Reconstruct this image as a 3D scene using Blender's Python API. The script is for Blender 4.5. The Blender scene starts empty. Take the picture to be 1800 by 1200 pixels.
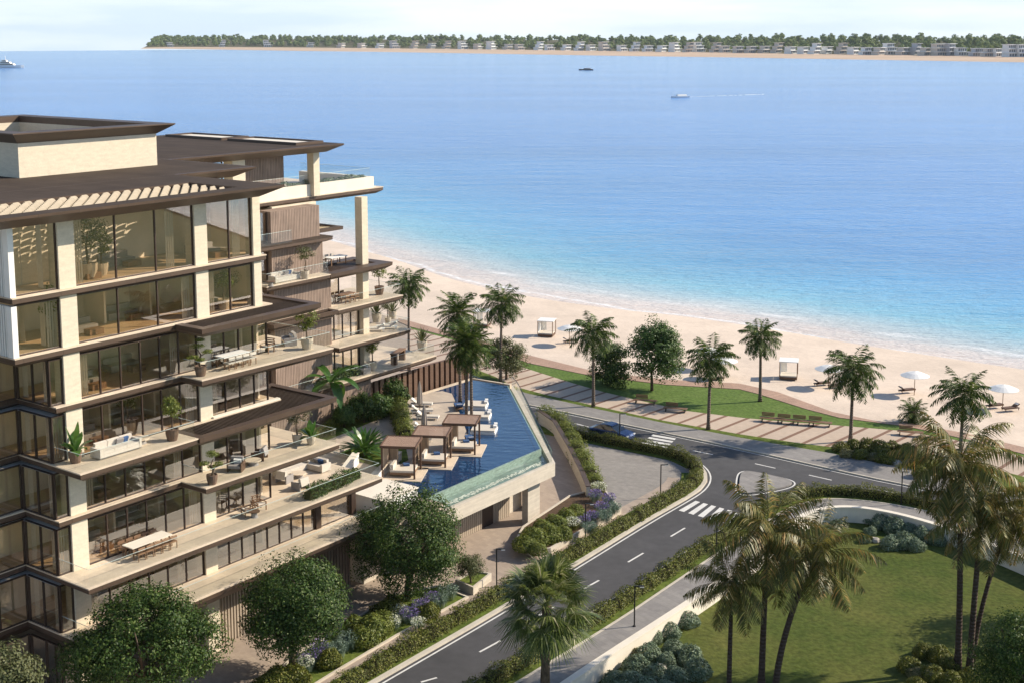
import bpy, math, random
import numpy as np
from mathutils import Vector, Matrix
R = math.radians
rnd = random.Random(7)
RNG = np.random.default_rng(11)
SC = bpy.context.scene
COL = SC.collection
# ------------------------------------------------------------------ camera model (a pixel of the 1800x1200 photo -> a point on a level)
F, CX, CY, YH, H = 2382., 900., 417., 62., 40.
PIT = math.atan((CY - YH) / F)
cP, sP = math.cos(PIT), math.sin(PIT)
def G(px, py, z=0.):
    x, y = px - CX, CY - py
    r = (x, F * cP + y * sP, -F * sP + y * cP)
    k = (z - H) / r[2]
    return (r[0] * k, r[1] * k, z)
AZ = math.atan2(2663 - CX, math.hypot(F, CY - YH))
UX, UY = math.sin(AZ), math.cos(AZ)
BROT = math.pi / 2 - AZ
OX, OY, _ = G(129, 1006, 9.0)
def W(s, t, z=0.):
    return (OX + s * UX + t * UY, OY + s * UY - t * UX, z)
def ST(px, py, z):
    x, y, _ = G(px, py, z); x -= OX; y -= OY
    return x * UX + y * UY, x * UY - y * UX
L = [5.5, 9.0, 12.4, 15.75, 19.1, 22.4, 25.75, 30.5]

# ------------------------------------------------------------------ mesh helpers
class MB:
    def __init__(s): s.v = []; s.f = []; s.m = []
    def add(s, vs, fs, m=0):
        o = len(s.v); s.v += [tuple(p) for p in vs]
        for f in fs: s.f.append(tuple(i + o for i in f)); s.m.append(m)
        return s
    def box(s, x0, x1, y0, y1, z0, z1, m=0):
        if x0 > x1: x0, x1 = x1, x0
        if y0 > y1: y0, y1 = y1, y0
        return s.add([(x0,y0,z0),(x1,y0,z0),(x1,y1,z0),(x0,y1,z0),(x0,y0,z1),(x1,y0,z1),(x1,y1,z1),(x0,y1,z1)],
              [(3,2,1,0),(4,5,6,7),(0,1,5,4),(1,2,6,5),(2,3,7,6),(3,0,4,7)], m)
    def cbox(s, c, d, rz=0., m=0, ry=0., rx=0.):
        M = Matrix.Rotation(rz, 3, 'Z') @ Matrix.Rotation(ry, 3, 'Y') @ Matrix.Rotation(rx, 3, 'X')
        vs = []
        for z in (-1, 1):
            for x, y in ((-1,-1),(1,-1),(1,1),(-1,1)):
                p = M @ Vector((x*d[0]/2, y*d[1]/2, z*d[2]/2)); vs.append((p.x+c[0], p.y+c[1], p.z+c[2]))
        return s.add(vs, [(3,2,1,0),(4,5,6,7),(0,1,5,4),(1,2,6,5),(2,3,7,6),(3,0,4,7)], m)
    def loft(s, rings, m=0, cap=True):
        n = len(rings[0]); vs = [p for r in rings for p in r]; fs = []
        for k in range(len(rings) - 1):
            for i in range(n):
                j = (i + 1) % n; fs.append((k*n+i, k*n+j, (k+1)*n+j, (k+1)*n+i))
        if cap: fs.append(tuple(range(n))[::-1]); fs.append(tuple((len(rings)-1)*n+i for i in range(n)))
        return s.add(vs, fs, m)
    def prism(s, poly, z0, z1, m=0, inset=0.):
        b = offset(poly, inset) if inset else poly
        return s.loft([[(p[0],p[1],z0) for p in b], [(p[0],p[1],z1) for p in poly]], m)
    def sheet(s, poly, z, m=0):
        return s.add([(p[0],p[1],z) for p in poly], [tuple(range(len(poly)))], m)
    def tube(s, pts, rad, n=6, m=0):
        pts = [Vector(p) for p in pts]; rings = []
        if not hasattr(rad, '__len__'): rad = [rad] * len(pts)
        ref = Vector((0.31, 0.95, 0.05))
        for i, p in enumerate(pts):
            d = (pts[min(i+1,len(pts)-1)] - pts[max(i-1,0)]).normalized()
            if abs(d.dot(ref)) > .95: ref = Vector((1, 0, 0.1))
            a = d.cross(ref).normalized(); b = d.cross(a)
            rings.append([tuple(p + (a*math.cos(2*math.pi*k/n) + b*math.sin(2*math.pi*k/n)) * rad[i]) for k in range(n)])
        return s.loft(rings, m)
    def lathe(s, prof, n=12, c=(0,0,0), m=0):
        return s.loft([[(c[0]+r*math.cos(2*math.pi*k/n), c[1]+r*math.sin(2*math.pi*k/n), c[2]+z) for k in range(n)] for r, z in prof], m)
    def mesh(s, name, mats, smooth=False):
        me = bpy.data.meshes.new(name); me.from_pydata(s.v, [], s.f)
        for m in (mats if isinstance(mats, (list, tuple)) else [mats]): me.materials.append(m)
        if any(s.m): me.polygons.foreach_set('material_index', s.m)
        if smooth: me.polygons.foreach_set('use_smooth', [True]*len(s.f))
        me.update(); return me
    def build(s, name, mats, parent=None, loc=None, rz=0., smooth=False):
        return link(name, s.mesh(name, mats, smooth), parent, loc, rz)
def link(name, me, parent=None, loc=None, rz=0., sc=None):
    o = bpy.data.objects.new(name, me); COL.objects.link(o)
    if parent: o.parent = parent
    if loc is not None: o.location = loc
    if rz: o.rotation_euler = (0, 0, rz)
    if sc: o.scale = (sc, sc, sc) if not hasattr(sc, '__len__') else sc
    return o
def offset(poly, d):
    n = len(poly); out = []
    for i in range(n):
        p0, p1, p2 = (Vector(poly[(i+k) % n][:2]) for k in (-1, 0, 1))
        a = (p1-p0).normalized(); b = (p2-p1).normalized()
        na = Vector((-a.y, a.x)); nb = Vector((-b.y, b.x))
        k = na + nb; q = max(.25, 1 + na.dot(nb))
        out.append(tuple(p1 + k * (d / q)))
    return out
def ccw(poly):
    a = sum(poly[i-1][0]*poly[i][1]-poly[i][0]*poly[i-1][1] for i in range(len(poly)))
    return list(poly) if a > 0 else list(poly)[::-1]
def tag(o, label=None, cat=None, group=None, kind=None):
    if label: o['label'] = label
    if cat: o['category'] = cat
    if group: o['group'] = group
    if kind: o['kind'] = kind
    return o
def thing(name, label, cat, loc=(0,0,0), rz=0., group=None, sc=None):
    return tag(link(name, None, None, loc, rz, sc), label, cat, group)
def copy_tree(o, loc, rz=0., sc=None, label=None, parent=None):
    c = o.copy(); COL.objects.link(c)
    if parent: c.parent = parent
    else:
        c.location = loc; c.rotation_euler = (0, 0, rz)
        if sc: c.scale = (sc, sc, sc) if not hasattr(sc, '__len__') else sc
        if label: c['label'] = label
    for ch in list(o.children): copy_tree(ch, None, parent=c)
    return c
def resample(pts, step):
    pts = [Vector(p) for p in pts]; out = [pts[0]]
    for a, b in zip(pts, pts[1:]):
        n = max(1, int((b-a).length / step))
        out += [a.lerp(b, (k+1)/n) for k in range(n)]
    return out
def smooth_line(pts, it=2):
    pts = [Vector(p) for p in pts]
    for _ in range(it):
        q = [pts[0]]
        for a, b in zip(pts, pts[1:]): q += [a.lerp(b, .25), a.lerp(b, .75)]
        pts = q + [pts[-1]]
    return pts
def ribbon(pts, a, b):
    """polygon between two lateral offsets of a line (left positive)"""
    pts = [Vector(p[:2]) for p in pts]; l = []; r = []
    for i, p in enumerate(pts):
        d = (pts[min(i+1,len(pts)-1)] - pts[max(i-1,0)]).normalized(); n = Vector((-d.y, d.x))
        l.append(tuple(p + n*a)); r.append(tuple(p + n*b))
    return l, r
def strip(mb, pts, a, b, z, m=0, z1=None):
    l, r = ribbon(pts, a, b)
    for i in range(len(l)-1):
        if z1 is None: mb.add([(*l[i],z),(*r[i],z),(*r[i+1],z),(*l[i+1],z)], [(0,1,2,3)], m)
        else:
            mb.add([(*l[i],z),(*r[i],z),(*r[i+1],z),(*l[i+1],z),(*l[i],z1),(*r[i],z1),(*r[i+1],z1),(*l[i+1],z1)],
                   [(4,5,6,7),(1,2,6,5),(3,0,4,7),(0,1,5,4),(2,3,7,6)], m)
    return mb
def gl(pxs, z=0.): return [G(x, y, z) for x, y in pxs]

# leaves as many small rhombs: numpy arrays -> one mesh
def quads_mesh(name, V, mats, mi=None, nv=4):
    V = np.asarray(V, dtype=np.float32).reshape(-1, 3); n = len(V) // nv
    me = bpy.data.meshes.new(name)
    me.vertices.add(len(V)); me.vertices.foreach_set('co', V.ravel())
    me.loops.add(n*nv); me.loops.foreach_set('vertex_index', np.arange(n*nv, dtype=np.int32))
    me.polygons.add(n); me.polygons.foreach_set('loop_start', np.arange(0, n*nv, nv, dtype=np.int32))
    for m in (mats if isinstance(mats, (list, tuple)) else [mats]): me.materials.append(m)
    if mi is not None: me.polygons.foreach_set('material_index', np.asarray(mi, dtype=np.int32))
    me.update(calc_edges=True); me.validate(); return me
def rhombs(P, N, ln, wd, up=.25):
    n = len(P); P = np.asarray(P); N = np.asarray(N)
    N = N / (np.linalg.norm(N, axis=1, keepdims=True) + 1e-9)
    a = RNG.normal(size=(n, 3)); a -= (a*N).sum(1, keepdims=True)*N
    a /= np.linalg.norm(a, axis=1, keepdims=True) + 1e-9
    b = np.cross(N, a)
    l = (ln * RNG.uniform(.65, 1.3, n))[:, None]; w = (wd * RNG.uniform(.7, 1.25, n))[:, None]
    return np.stack([P - a*l*.5, P + b*w*.5 - a*l*.05, P + a*l*.5, P - b*w*.5 - a*l*.05], axis=1)
def ball_pts(n, c, r, lo=.6, flat=1.):
    d = RNG.normal(size=(n, 3)); d /= np.linalg.norm(d, axis=1, keepdims=True)
    k = RNG.uniform(lo**3, 1, n) ** (1/3)
    return np.asarray(c) + d * k[:, None] * np.asarray(r), d
def clumpy(n_clump, per, R3, c, cr, size, lo=.62, shade_low=0.):
    """leaf rhombs in clumps spread through an ellipsoid"""
    R_ = np.asarray(R3, dtype=float); nl = 9 if lo > .5 else 1
    if nl > 1:     # an uneven crown: a core and lobes of different size around it
        ld = RNG.normal(size=(nl, 3)); ld /= np.linalg.norm(ld, axis=1, keepdims=True); ld[:, 2] = np.abs(ld[:, 2])*1.35-.62
        lr = RNG.uniform(.26, .62, nl); C = [ball_pts(int(n_clump*.42), c, R_*.84, lo)[0]]
        for a, b in zip(ld, lr): C.append(ball_pts(max(3, int(n_clump*.72*b**2/(lr**2).sum())), np.asarray(c)+a*R_*(RNG.uniform(1.0, 1.2)-b), R_*b, .55)[0])
        C = np.concatenate(C)
    else: C, D = ball_pts(n_clump, c, R3, lo)
    out = []
    for q in C:
        r = cr * RNG.uniform(.65, 1.35)
        P, N = ball_pts(per, q, (r, r, r*.75), .35)
        D_ = (q-np.asarray(c))/np.asarray(R3); N = N*.8 + D_*.7 + RNG.normal(size=N.shape)*.42 + np.array([0, 0, .2])
        out.append(rhombs(P, N, size, size*.55))
    return np.concatenate(out)

# ------------------------------------------------------------------ materials
def mat(name, col=(.5,.5,.5), rough=.7, spec=.4, metal=0., noise=None, bump=None, coords='Object'):
    m = bpy.data.materials.new(name); m.use_nodes = True
    nt = m.node_tree; b = nt.nodes['Principled BSDF']
    b.inputs['Base Color'].default_value = (*col, 1); b.inputs['Roughness'].default_value = rough
    b.inputs['Specular IOR Level'].default_value = spec; b.inputs['Metallic'].default_value = metal
    tc = nt.nodes.new('ShaderNodeTexCoord')
    def mapped(sc):
        mp = nt.nodes.new('ShaderNodeMapping'); nt.links.new(tc.outputs[coords], mp.inputs[0])
        mp.inputs['Scale'].default_value = sc if hasattr(sc, '__len__') else (sc,)*3
        return mp
    if noise:   # list of (scale, amount) : multiply variation
        last = None
        for sc, amt in noise:
            n = nt.nodes.new('ShaderNodeTexNoise'); nt.links.new(mapped(sc).outputs[0], n.inputs['Vector'])
            n.inputs['Scale'].default_value = 1; n.inputs['Detail'].default_value = 4
            mr = nt.nodes.new('ShaderNodeMapRange'); nt.links.new(n.outputs[0], mr.inputs[0])
            mr.inputs[1].default_value = .3; mr.inputs[2].default_value = .7
            mr.inputs[3].default_value = 1-amt; mr.inputs[4].default_value = 1+amt
            if last is None: last = mr.outputs[0]
            else:
                mu = nt.nodes.new('ShaderNodeMath'); mu.operation = 'MULTIPLY'
                nt.links.new(last, mu.inputs[0]); nt.links.new(mr.outputs[0], mu.inputs[1]); last = mu.outputs[0]
        mx = nt.nodes.new('ShaderNodeVectorMath'); mx.operation = 'SCALE'
        mx.inputs[0].default_value = col; nt.links.new(last, mx.inputs['Scale'])
        nt.links.new(mx.outputs[0], b.inputs['Base Color']); m['_c'] = 1
    if bump:
        sc, st, dist = bump
        n = nt.nodes.new('ShaderNodeTexNoise'); nt.links.new(mapped(sc).outputs[0], n.inputs['Vector']); n.inputs['Scale'].default_value = 1
        bp = nt.nodes.new('ShaderNodeBump'); bp.inputs['Strength'].default_value = st; bp.inputs['Distance'].default_value = dist
        nt.links.new(n.outputs[0], bp.inputs['Height']); nt.links.new(bp.outputs[0], b.inputs['Normal'])
    return m
def leafmat(name, stops, rough=.5, trans=.3, spec=.35):
    m = bpy.data.materials.new(name); m.use_nodes = True; nt = m.node_tree; b = nt.nodes['Principled BSDF']
    g = nt.nodes.new('ShaderNodeNewGeometry'); r = nt.nodes.new('ShaderNodeValToRGB')
    nt.links.new(g.outputs['Random Per Island'], r.inputs[0])
    e = r.color_ramp.elements
    while len(e) < len(stops): e.new(.5)
    for i, (p, c) in enumerate(stops): e[i].position = p; e[i].color = (*c, 1)
    nt.links.new(r.outputs[0], b.inputs['Base Color']); b.inputs['Roughness'].default_value = rough
    b.inputs['Specular IOR Level'].default_value = spec
    t = nt.nodes.new('ShaderNodeBsdfTranslucent'); hs = nt.nodes.new('ShaderNodeHueSaturation')
    hs.inputs['Value'].default_value = 1.3; hs.inputs['Hue'].default_value = .48
    nt.links.new(r.outputs[0], hs.inputs['Color']); nt.links.new(hs.outputs[0], t.inputs[0])
    mx = nt.nodes.new('ShaderNodeMixShader'); mx.inputs[0].default_value = trans
    nt.links.new(b.outputs[0], mx.inputs[1]); nt.links.new(t.outputs[0], mx.inputs[2])
    nt.links.new(mx.outputs[0], nt.nodes['Material Output'].inputs[0]); return m
def glassmat(name, tint, refl=1., rough=.0, ior=1.45):
    m = bpy.data.materials.new(name); m.use_nodes = True; nt = m.node_tree
    nt.nodes.remove(nt.nodes['Principled BSDF'])
    t = nt.nodes.new('ShaderNodeBsdfTransparent'); t.inputs[0].default_value = (*tint, 1)
    g = nt.nodes.new('ShaderNodeBsdfGlossy'); g.inputs['Roughness'].default_value = rough; g.inputs[0].default_value = (.95,.96,.97,1)
    fr = nt.nodes.new('ShaderNodeFresnel'); fr.inputs[0].default_value = ior
    mu = nt.nodes.new('ShaderNodeMath'); mu.operation = 'MULTIPLY'; mu.inputs[1].default_value = refl; mu.use_clamp = True
    ge = nt.nodes.new('ShaderNodeNewGeometry'); sb = nt.nodes.new('ShaderNodeMath'); sb.operation = 'SUBTRACT'; sb.inputs[0].default_value = 1; nt.links.new(ge.outputs['Backfacing'], sb.inputs[1])
    m2 = nt.nodes.new('ShaderNodeMath'); m2.operation = 'MULTIPLY'; nt.links.new(fr.outputs[0], m2.inputs[0]); nt.links.new(sb.outputs[0], m2.inputs[1])
    nt.links.new(m2.outputs[0], mu.inputs[0])
    mx = nt.nodes.new('ShaderNodeMixShader'); nt.links.new(mu.outputs[0], mx.inputs[0])
    nt.links.new(t.outputs[0], mx.inputs[1]); nt.links.new(g.outputs[0], mx.inputs[2])
    nt.links.new(mx.outputs[0], nt.nodes['Material Output'].inputs[0]); return m
def brick(m, sx, sy, mortar=.012, dark=.8, rot=0., off=.5, bw=1.):
    """lay paving joints / courses over a material's colour (object coordinates, metres)"""
    nt = m.node_tree; b = nt.nodes['Principled BSDF']
    tc = nt.nodes.new('ShaderNodeTexCoord'); mp = nt.nodes.new('ShaderNodeMapping'); mp.inputs['Rotation'].default_value[2] = rot
    nt.links.new(tc.outputs['Object'], mp.inputs[0])
    t = nt.nodes.new('ShaderNodeTexBrick'); nt.links.new(mp.outputs[0], t.inputs['Vector'])
    t.inputs['Scale'].default_value = 1; t.inputs['Brick Width'].default_value = sx; t.inputs['Row Height'].default_value = sy
    t.inputs['Mortar Size'].default_value = mortar; t.offset = off
    t.inputs['Color1'].default_value = (1,1,1,1); t.inputs['Color2'].default_value = (.84,.84,.86,1); t.inputs['Mortar'].default_value = (dark,dark,dark,1)
    mx = nt.nodes.new('ShaderNodeMix'); mx.data_type = 'RGBA'; mx.blend_type = 'MULTIPLY'; mx.inputs[0].default_value = 1
    src = b.inputs['Base Color'].links
    if src: nt.links.new(src[0].from_socket, mx.inputs[6])
    else: mx.inputs[6].default_value = b.inputs['Base Color'].default_value
    nt.links.new(t.outputs[0], mx.inputs[7]); nt.links.new(mx.outputs[2], b.inputs['Base Color']); return m
M = {}
M['stone'] = mat('travertine', (.52,.465,.385), .7, .3, noise=[((.5,.5,6),.10),(2.5,.06)], bump=((2,2,30),.25,.02))
M['stone_floor'] = brick(mat('terrace_stone', (.66,.545,.41), .6, .4, noise=[(.6,.08),(4,.05)]), .9, .9, .012, .82)
M['cream'] = mat('cream_render', (.63,.555,.43), .8, .3, noise=[((1.5,1.5,5),.07),(9,.05)], bump=(14,.3,.02))
M['parapet'] = mat('pale_parapet', (.72,.66,.56), .7, .3, noise=[(.8,.05)])
M['bronze'] = mat('bronze_cladding', (.10,.066,.046), .5, .45, .25, noise=[(.7,.12),((.2,3,3),.10)])
M['bronze_top'] = mat('bronze_roof', (.072,.054,.042), .85, .12, 0., noise=[(.5,.15),(6,.08)])
M['edge'] = mat('glass_edge', (.50,.58,.54), .15, .6, noise=[(2,.05)])
brick(M['bronze'], 2.6, 90, .02, .6); brick(M['bronze_top'], .9, 90, .03, .72)
M['cabana_slat'] = mat('cabana_slat', (.34,.235,.18), .65, .3, noise=[((2,14,14),.2)])
M['frame'] = mat('bronze_frame', (.065,.042,.031), .45, .5, .3, noise=[(3,.1)])
M['glass'] = glassmat('window_glass', (.955,.915,.85), 4.6, ior=1.5)
M['rail'] = glassmat('rail_glass', (.96,.97,.965), 1.3, ior=1.45)
M['wood'] = mat('timber_slats', (.27,.20,.16), .7, .3, noise=[((9,9,.5),.2),(1.2,.12)], bump=((40,40,2),.2,.01))
M['wood_grey'] = mat('weathered_slats', (.36,.30,.235), .75, .3, noise=[((9,9,.5),.16)])
M['interior'] = mat('interior_wall', (.74,.66,.54), .8, .3, noise=[(.6,.12)])
M['oak'] = mat('oak_floor', (.60,.44,.28), .5, .4, noise=[((.5,7,7),.18)])
M['white'] = mat('white_paint', (.78,.77,.74), .6, .4, noise=[(1.5,.04)])
M['blade'] = mat('louvre_blade', (.40,.34,.255), .8, .2, noise=[(2,.1)])
M['cloth'] = mat('cream_cloth', (.58,.53,.46), .9, .2, noise=[(7,.06)], bump=(30,.3,.01))
M['cloth_grey'] = mat('grey_cloth', (.30,.28,.27), .9, .2, noise=[(7,.08)])
M['teak'] = mat('teak', (.22,.13,.075), .6, .35, noise=[((2,14,14),.2)])
M['dark_teak'] = mat('dark_teak', (.115,.066,.042), .6, .35, noise=[((2,14,14),.2)])
M['black'] = mat('black_metal', (.018,.017,.016), .45, .5, .2, noise=[(4,.1)])
M['pot'] = mat('clay_pot', (.16,.105,.075), .75, .3, noise=[(5,.15)])
M['pot_pale'] = mat('pale_pot', (.50,.43,.34), .75, .3, noise=[(5,.1)])
M['soil'] = mat('soil', (.09,.06,.04), .95, .1, noise=[(6,.3)])
M['bark'] = mat('bark', (.12,.085,.06), .9, .2, noise=[((6,6,1.5),.3)], bump=((12,12,4),.6,.03))
def palm_bark(name, col):
    m = mat(name, col, .9, .2, noise=[((3,3,9),.25),((1,1,.35),.15)])
    return m
M['palm_bark'] = palm_bark('palm_trunk', (.16,.125,.10))
M['coco_bark'] = palm_bark('ringed_palm_trunk', (.075,.052,.042))
def ringed(m, freq):
    nt = m.node_tree; b = nt.nodes['Principled BSDF']; tc = nt.nodes.new('ShaderNodeTexCoord')
    w = nt.nodes.new('ShaderNodeTexWave'); w.bands_direction = 'Z'; w.inputs['Scale'].default_value = freq; w.inputs['Distortion'].default_value = 1.2
    w.inputs['Detail'].default_value = 2
    nt.links.new(tc.outputs['Object'], w.inputs[0]); bp = nt.nodes.new('ShaderNodeBump'); bp.inputs['Strength'].default_value = .9; bp.inputs['Distance'].default_value = .05
    nt.links.new(w.outputs['Fac'], bp.inputs['Height']); nt.links.new(bp.outputs[0], b.inputs['Normal'])
ringed(M['palm_bark'], 1.3); ringed(M['coco_bark'], 1.3)
M['asphalt'] = mat('asphalt', (.068,.067,.070), .85, .3, noise=[(.07,.16),(.35,.10),(1.4,.08),(30,.12)], bump=(60,.3,.01))
M['paint'] = mat('road_paint', (.62,.61,.58), .7, .3, noise=[(1.3,.10),(14,.10)])
M['kerb'] = mat('kerb_stone', (.50,.455,.38), .8, .3, noise=[(1,.08),(8,.06)])
M['walk'] = brick(mat('pavement_slabs', (.255,.24,.225), .85, .3, noise=[(.25,.12),(3,.08)]), 1.2, .6, .02, .8, BROT)
M['paver'] = brick(mat('courtyard_pavers', (.375,.305,.245), .8, .3, noise=[(.2,.08),(3,.06)]), .8, .4, .012, .85, BROT)
M['grey_paver'] = brick(mat('forecourt_pavers', (.27,.25,.225), .85, .3, noise=[(.25,.1),(2,.08)]), .5, .25, .015, .82, .4)
M['sand'] = mat('sand', (.625,.52,.425), .95, .15, noise=[(.03,.06),(.12,.05),(.5,.05),(2.5,.05)], bump=(1.1,.35,.12))
M['earth'] = mat('earth', (.16,.13,.085), .95, .1, noise=[(.03,.25),(.5,.15)])
M['boardwalk'] = mat('boardwalk_timber', (.44,.29,.21), .75, .3, noise=[((.3,.3,.3),.1),(4,.15)])
def grassmat(name, c1, c2, sc=.25):
    m = mat(name, c1, .95, .12); nt = m.node_tree; b = nt.nodes['Principled BSDF']; tc = nt.nodes.new('ShaderNodeTexCoord')
    n = nt.nodes.new('ShaderNodeTexNoise'); n.inputs['Scale'].default_value = sc; n.inputs['Detail'].default_value = 8; n.inputs['Roughness'].default_value = .65
    n2 = nt.nodes.new('ShaderNodeTexNoise'); n2.inputs['Scale'].default_value = 2.6; n2.inputs['Detail'].default_value = 6
    nt.links.new(tc.outputs['Object'], n.inputs['Vector']); nt.links.new(tc.outputs['Object'], n2.inputs['Vector'])
    r = nt.nodes.new('ShaderNodeValToRGB'); e = r.color_ramp.elements
    e[0].position = .36; e[0].color = (*c1, 1); e[1].position = .66; e[1].color = (*c2, 1)
    nt.links.new(n.outputs[0], r.inputs[0])
    mr = nt.nodes.new('ShaderNodeMapRange'); nt.links.new(n2.outputs[0], mr.inputs[0]); mr.inputs[1].default_value = .25; mr.inputs[2].default_value = .75; mr.inputs[3].default_value = .66; mr.inputs[4].default_value = 1.34
    sc_ = nt.nodes.new('ShaderNodeVectorMath'); sc_.operation = 'SCALE'; nt.links.new(r.outputs[0], sc_.inputs[0]); nt.links.new(mr.outputs[0], sc_.inputs['Scale'])
    nt.links.new(sc_.outputs[0], b.inputs['Base Color'])
    bp = nt.nodes.new('ShaderNodeBump'); bp.inputs['Strength'].default_value = .8; bp.inputs['Distance'].default_value = .08
    nt.links.new(n2.outputs[0], bp.inputs['Height']); nt.links.new(bp.outputs[0], b.inputs['Normal']); return m
M['lawn'] = grassmat('park_lawn', (.056,.080,.015), (.105,.110,.028), .16)
M['lawn2'] = grassmat('promenade_lawn', (.085,.14,.03), (.12,.175,.045), .4)
M['verge'] = grassmat('verge_grass', (.075,.11,.02), (.12,.15,.03), .8)
M['leaf_tree'] = leafmat('tree_leaf', [(0,(.018,.042,.008)),(.5,(.040,.082,.015)),(.85,(.085,.135,.028)),(1,(.16,.20,.06))], .5, .25, .22)
M['leaf_park'] = leafmat('park_tree_leaf', [(0,(.03,.065,.012)),(.6,(.06,.125,.022)),(1,(.12,.18,.04))], .5, .3)
M['leaf_olive'] = leafmat('olive_leaf', [(0,(.05,.062,.018)),(.6,(.10,.115,.04)),(1,(.17,.17,.08))], .6, .25)
M['leaf_hedge'] = leafmat('hedge_leaf', [(0,(.05,.065,.010)),(.5,(.11,.13,.02)),(.85,(.18,.19,.035)),(1,(.24,.22,.07))], .5, .25, .2)
M['leaf_lime'] = leafmat('bright_shrub_leaf', [(0,(.07,.10,.015)),(.6,(.15,.19,.03)),(1,(.24,.26,.07))], .55, .35)
M['leaf_sage'] = leafmat('sage_leaf', [(0,(.08,.125,.07)),(.6,(.16,.22,.13)),(1,(.28,.33,.24))], .65, .2)
M['leaf_grass'] = leafmat('tall_grass_blade', [(0,(.12,.13,.04)),(.6,(.22,.21,.09)),(1,(.36,.33,.18))], .65, .35)
M['leaf_teal'] = leafmat('lavender_stem', [(0,(.09,.14,.10)),(.6,(.17,.24,.18)),(1,(.28,.34,.28))], .65, .25)
M['flower_violet'] = leafmat('violet_petal', [(0,(.09,.055,.19)),(.6,(.19,.13,.36)),(1,(.40,.32,.58))], .7, .25)
M['flower_white'] = leafmat('white_petal', [(0,(.30,.36,.16)),(.4,(.62,.64,.48)),(1,(.80,.80,.74))], .7, .25)
M['palm_leaf'] = leafmat('palm_leaflet', [(0,(.020,.045,.008)),(.6,(.055,.10,.018)),(.92,(.12,.165,.035)),(1,(.2,.19,.07))], .5, .28, .2)
M['coco_leaf'] = leafmat('coconut_leaflet', [(0,(.045,.055,.010)),(.5,(.125,.135,.026)),(.82,(.22,.19,.05)),(1,(.38,.23,.07))], .42, .3, .3)
M['fan_leaf'] = leafmat('fan_blade', [(0,(.055,.08,.018)),(.6,(.12,.165,.035)),(.88,(.24,.27,.10)),(1,(.42,.40,.24))], .4, .3, .6)
M['dead_leaf'] = leafmat('dry_leaflet', [(0,(.16,.085,.025)),(1,(.30,.17,.06))], .6, .3)
M['banana'] = leafmat('banana_blade', [(0,(.03,.085,.012)),(1,(.07,.16,.03))], .35, .35, .6)
M['rock'] = mat('boulder', (.36,.33,.29), .9, .2, noise=[(1.2,.25),(7,.12)], bump=(4,.8,.08))
M['tile'] = mat('weir_tile', (.22,.30,.25), .25, .5, noise=[((2,2,8),.25),(9,.2)])
M['blue_towel'] = mat('blue_towel', (.05,.10,.22), .9, .2, noise=[(8,.4)])
# ------------------------------------------------------------------ camera, world, sun
cam = bpy.data.cameras.new('camera'); co = bpy.data.objects.new('camera', cam); COL.objects.link(co)
co.location = (0, 0, H); co.rotation_euler = (math.pi/2 - PIT, 0, 0)
cam.sensor_width = 36; cam.lens = F / 1800 * 36; cam.shift_y = -(600 - CY) / 1800
cam.clip_start = .5; cam.clip_end = 40000; SC.camera = co
SUN_EL, SUN_AZ = R(31.5), R(77)          # clockwise from +Y
wd = bpy.data.worlds.new('World'); SC.world = wd; wd.use_nodes = True
nt = wd.node_tree; bg = nt.nodes['Background']
sky = nt.nodes.new('ShaderNodeTexSky'); sky.sky_type = 'NISHITA'; sky.sun_disc = False
sky.sun_elevation = SUN_EL; sky.sun_rotation = SUN_AZ; sky.altitude = 0; sky.air_density = 1.0; sky.dust_density = .5; sky.ozone_density = 2.0
sky_tc = nt.nodes.new('ShaderNodeTexCoord'); sx = nt.nodes.new('ShaderNodeSeparateXYZ'); nt.links.new(sky_tc.outputs['Generated'], sx.inputs[0])
ab = nt.nodes.new('ShaderNodeMath'); ab.operation = 'ABSOLUTE'; nt.links.new(sx.outputs['Z'], ab.inputs[0])
hz = nt.nodes.new('ShaderNodeMapRange'); nt.links.new(ab.outputs[0], hz.inputs[0]); hz.interpolation_type = 'SMOOTHSTEP'
hz.inputs[1].default_value = 0; hz.inputs[2].default_value = .16; hz.inputs[3].default_value = .92; hz.inputs[4].default_value = .0
cmp_ = nt.nodes.new('ShaderNodeMapping'); cmp_.inputs['Scale'].default_value = (3, 3, 22); nt.links.new(sky_tc.outputs['Generated'], cmp_.inputs[0])
cn = nt.nodes.new('ShaderNodeTexNoise'); cn.inputs['Scale'].default_value = 1.6; cn.inputs['Detail'].default_value = 5; nt.links.new(cmp_.outputs[0], cn.inputs['Vector'])
cr = nt.nodes.new('ShaderNodeValToRGB'); nt.links.new(cn.outputs[0], cr.inputs[0]); ce = cr.color_ramp.elements
ce[0].position = .38; ce[0].color = (4.6, 5.6, 6.6, 1); ce[1].position = .62; ce[1].color = (6.2, 6.8, 7.2, 1)
hm = nt.nodes.new('ShaderNodeMix'); hm.data_type = 'RGBA'; nt.links.new(hz.outputs[0], hm.inputs[0]); nt.links.new(sky.outputs[0], hm.inputs[6]); nt.links.new(cr.outputs[0], hm.inputs[7])
nt.links.new(hm.outputs[2], bg.inputs[0]); bg.inputs[1].default_value = .115
ld = bpy.data.lights.new('sun', 'SUN'); ld.energy = 4.9; ld.angle = R(.5); ld.color = (1, .885, .72)
lo = bpy.data.objects.new('sun', ld); COL.objects.link(lo)
SD = Vector((math.cos(SUN_EL)*math.sin(SUN_AZ), math.cos(SUN_EL)*math.cos(SUN_AZ), math.sin(SUN_EL)))
lo.rotation_euler = SD.to_track_quat('Z', 'Y').to_euler(); lo.location = (60, 20, 90)
SC.view_settings.view_transform = 'Standard'; SC.view_settings.look = 'None'
SC.view_settings.exposure = .55; SC.view_settings.gamma = 1
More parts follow.
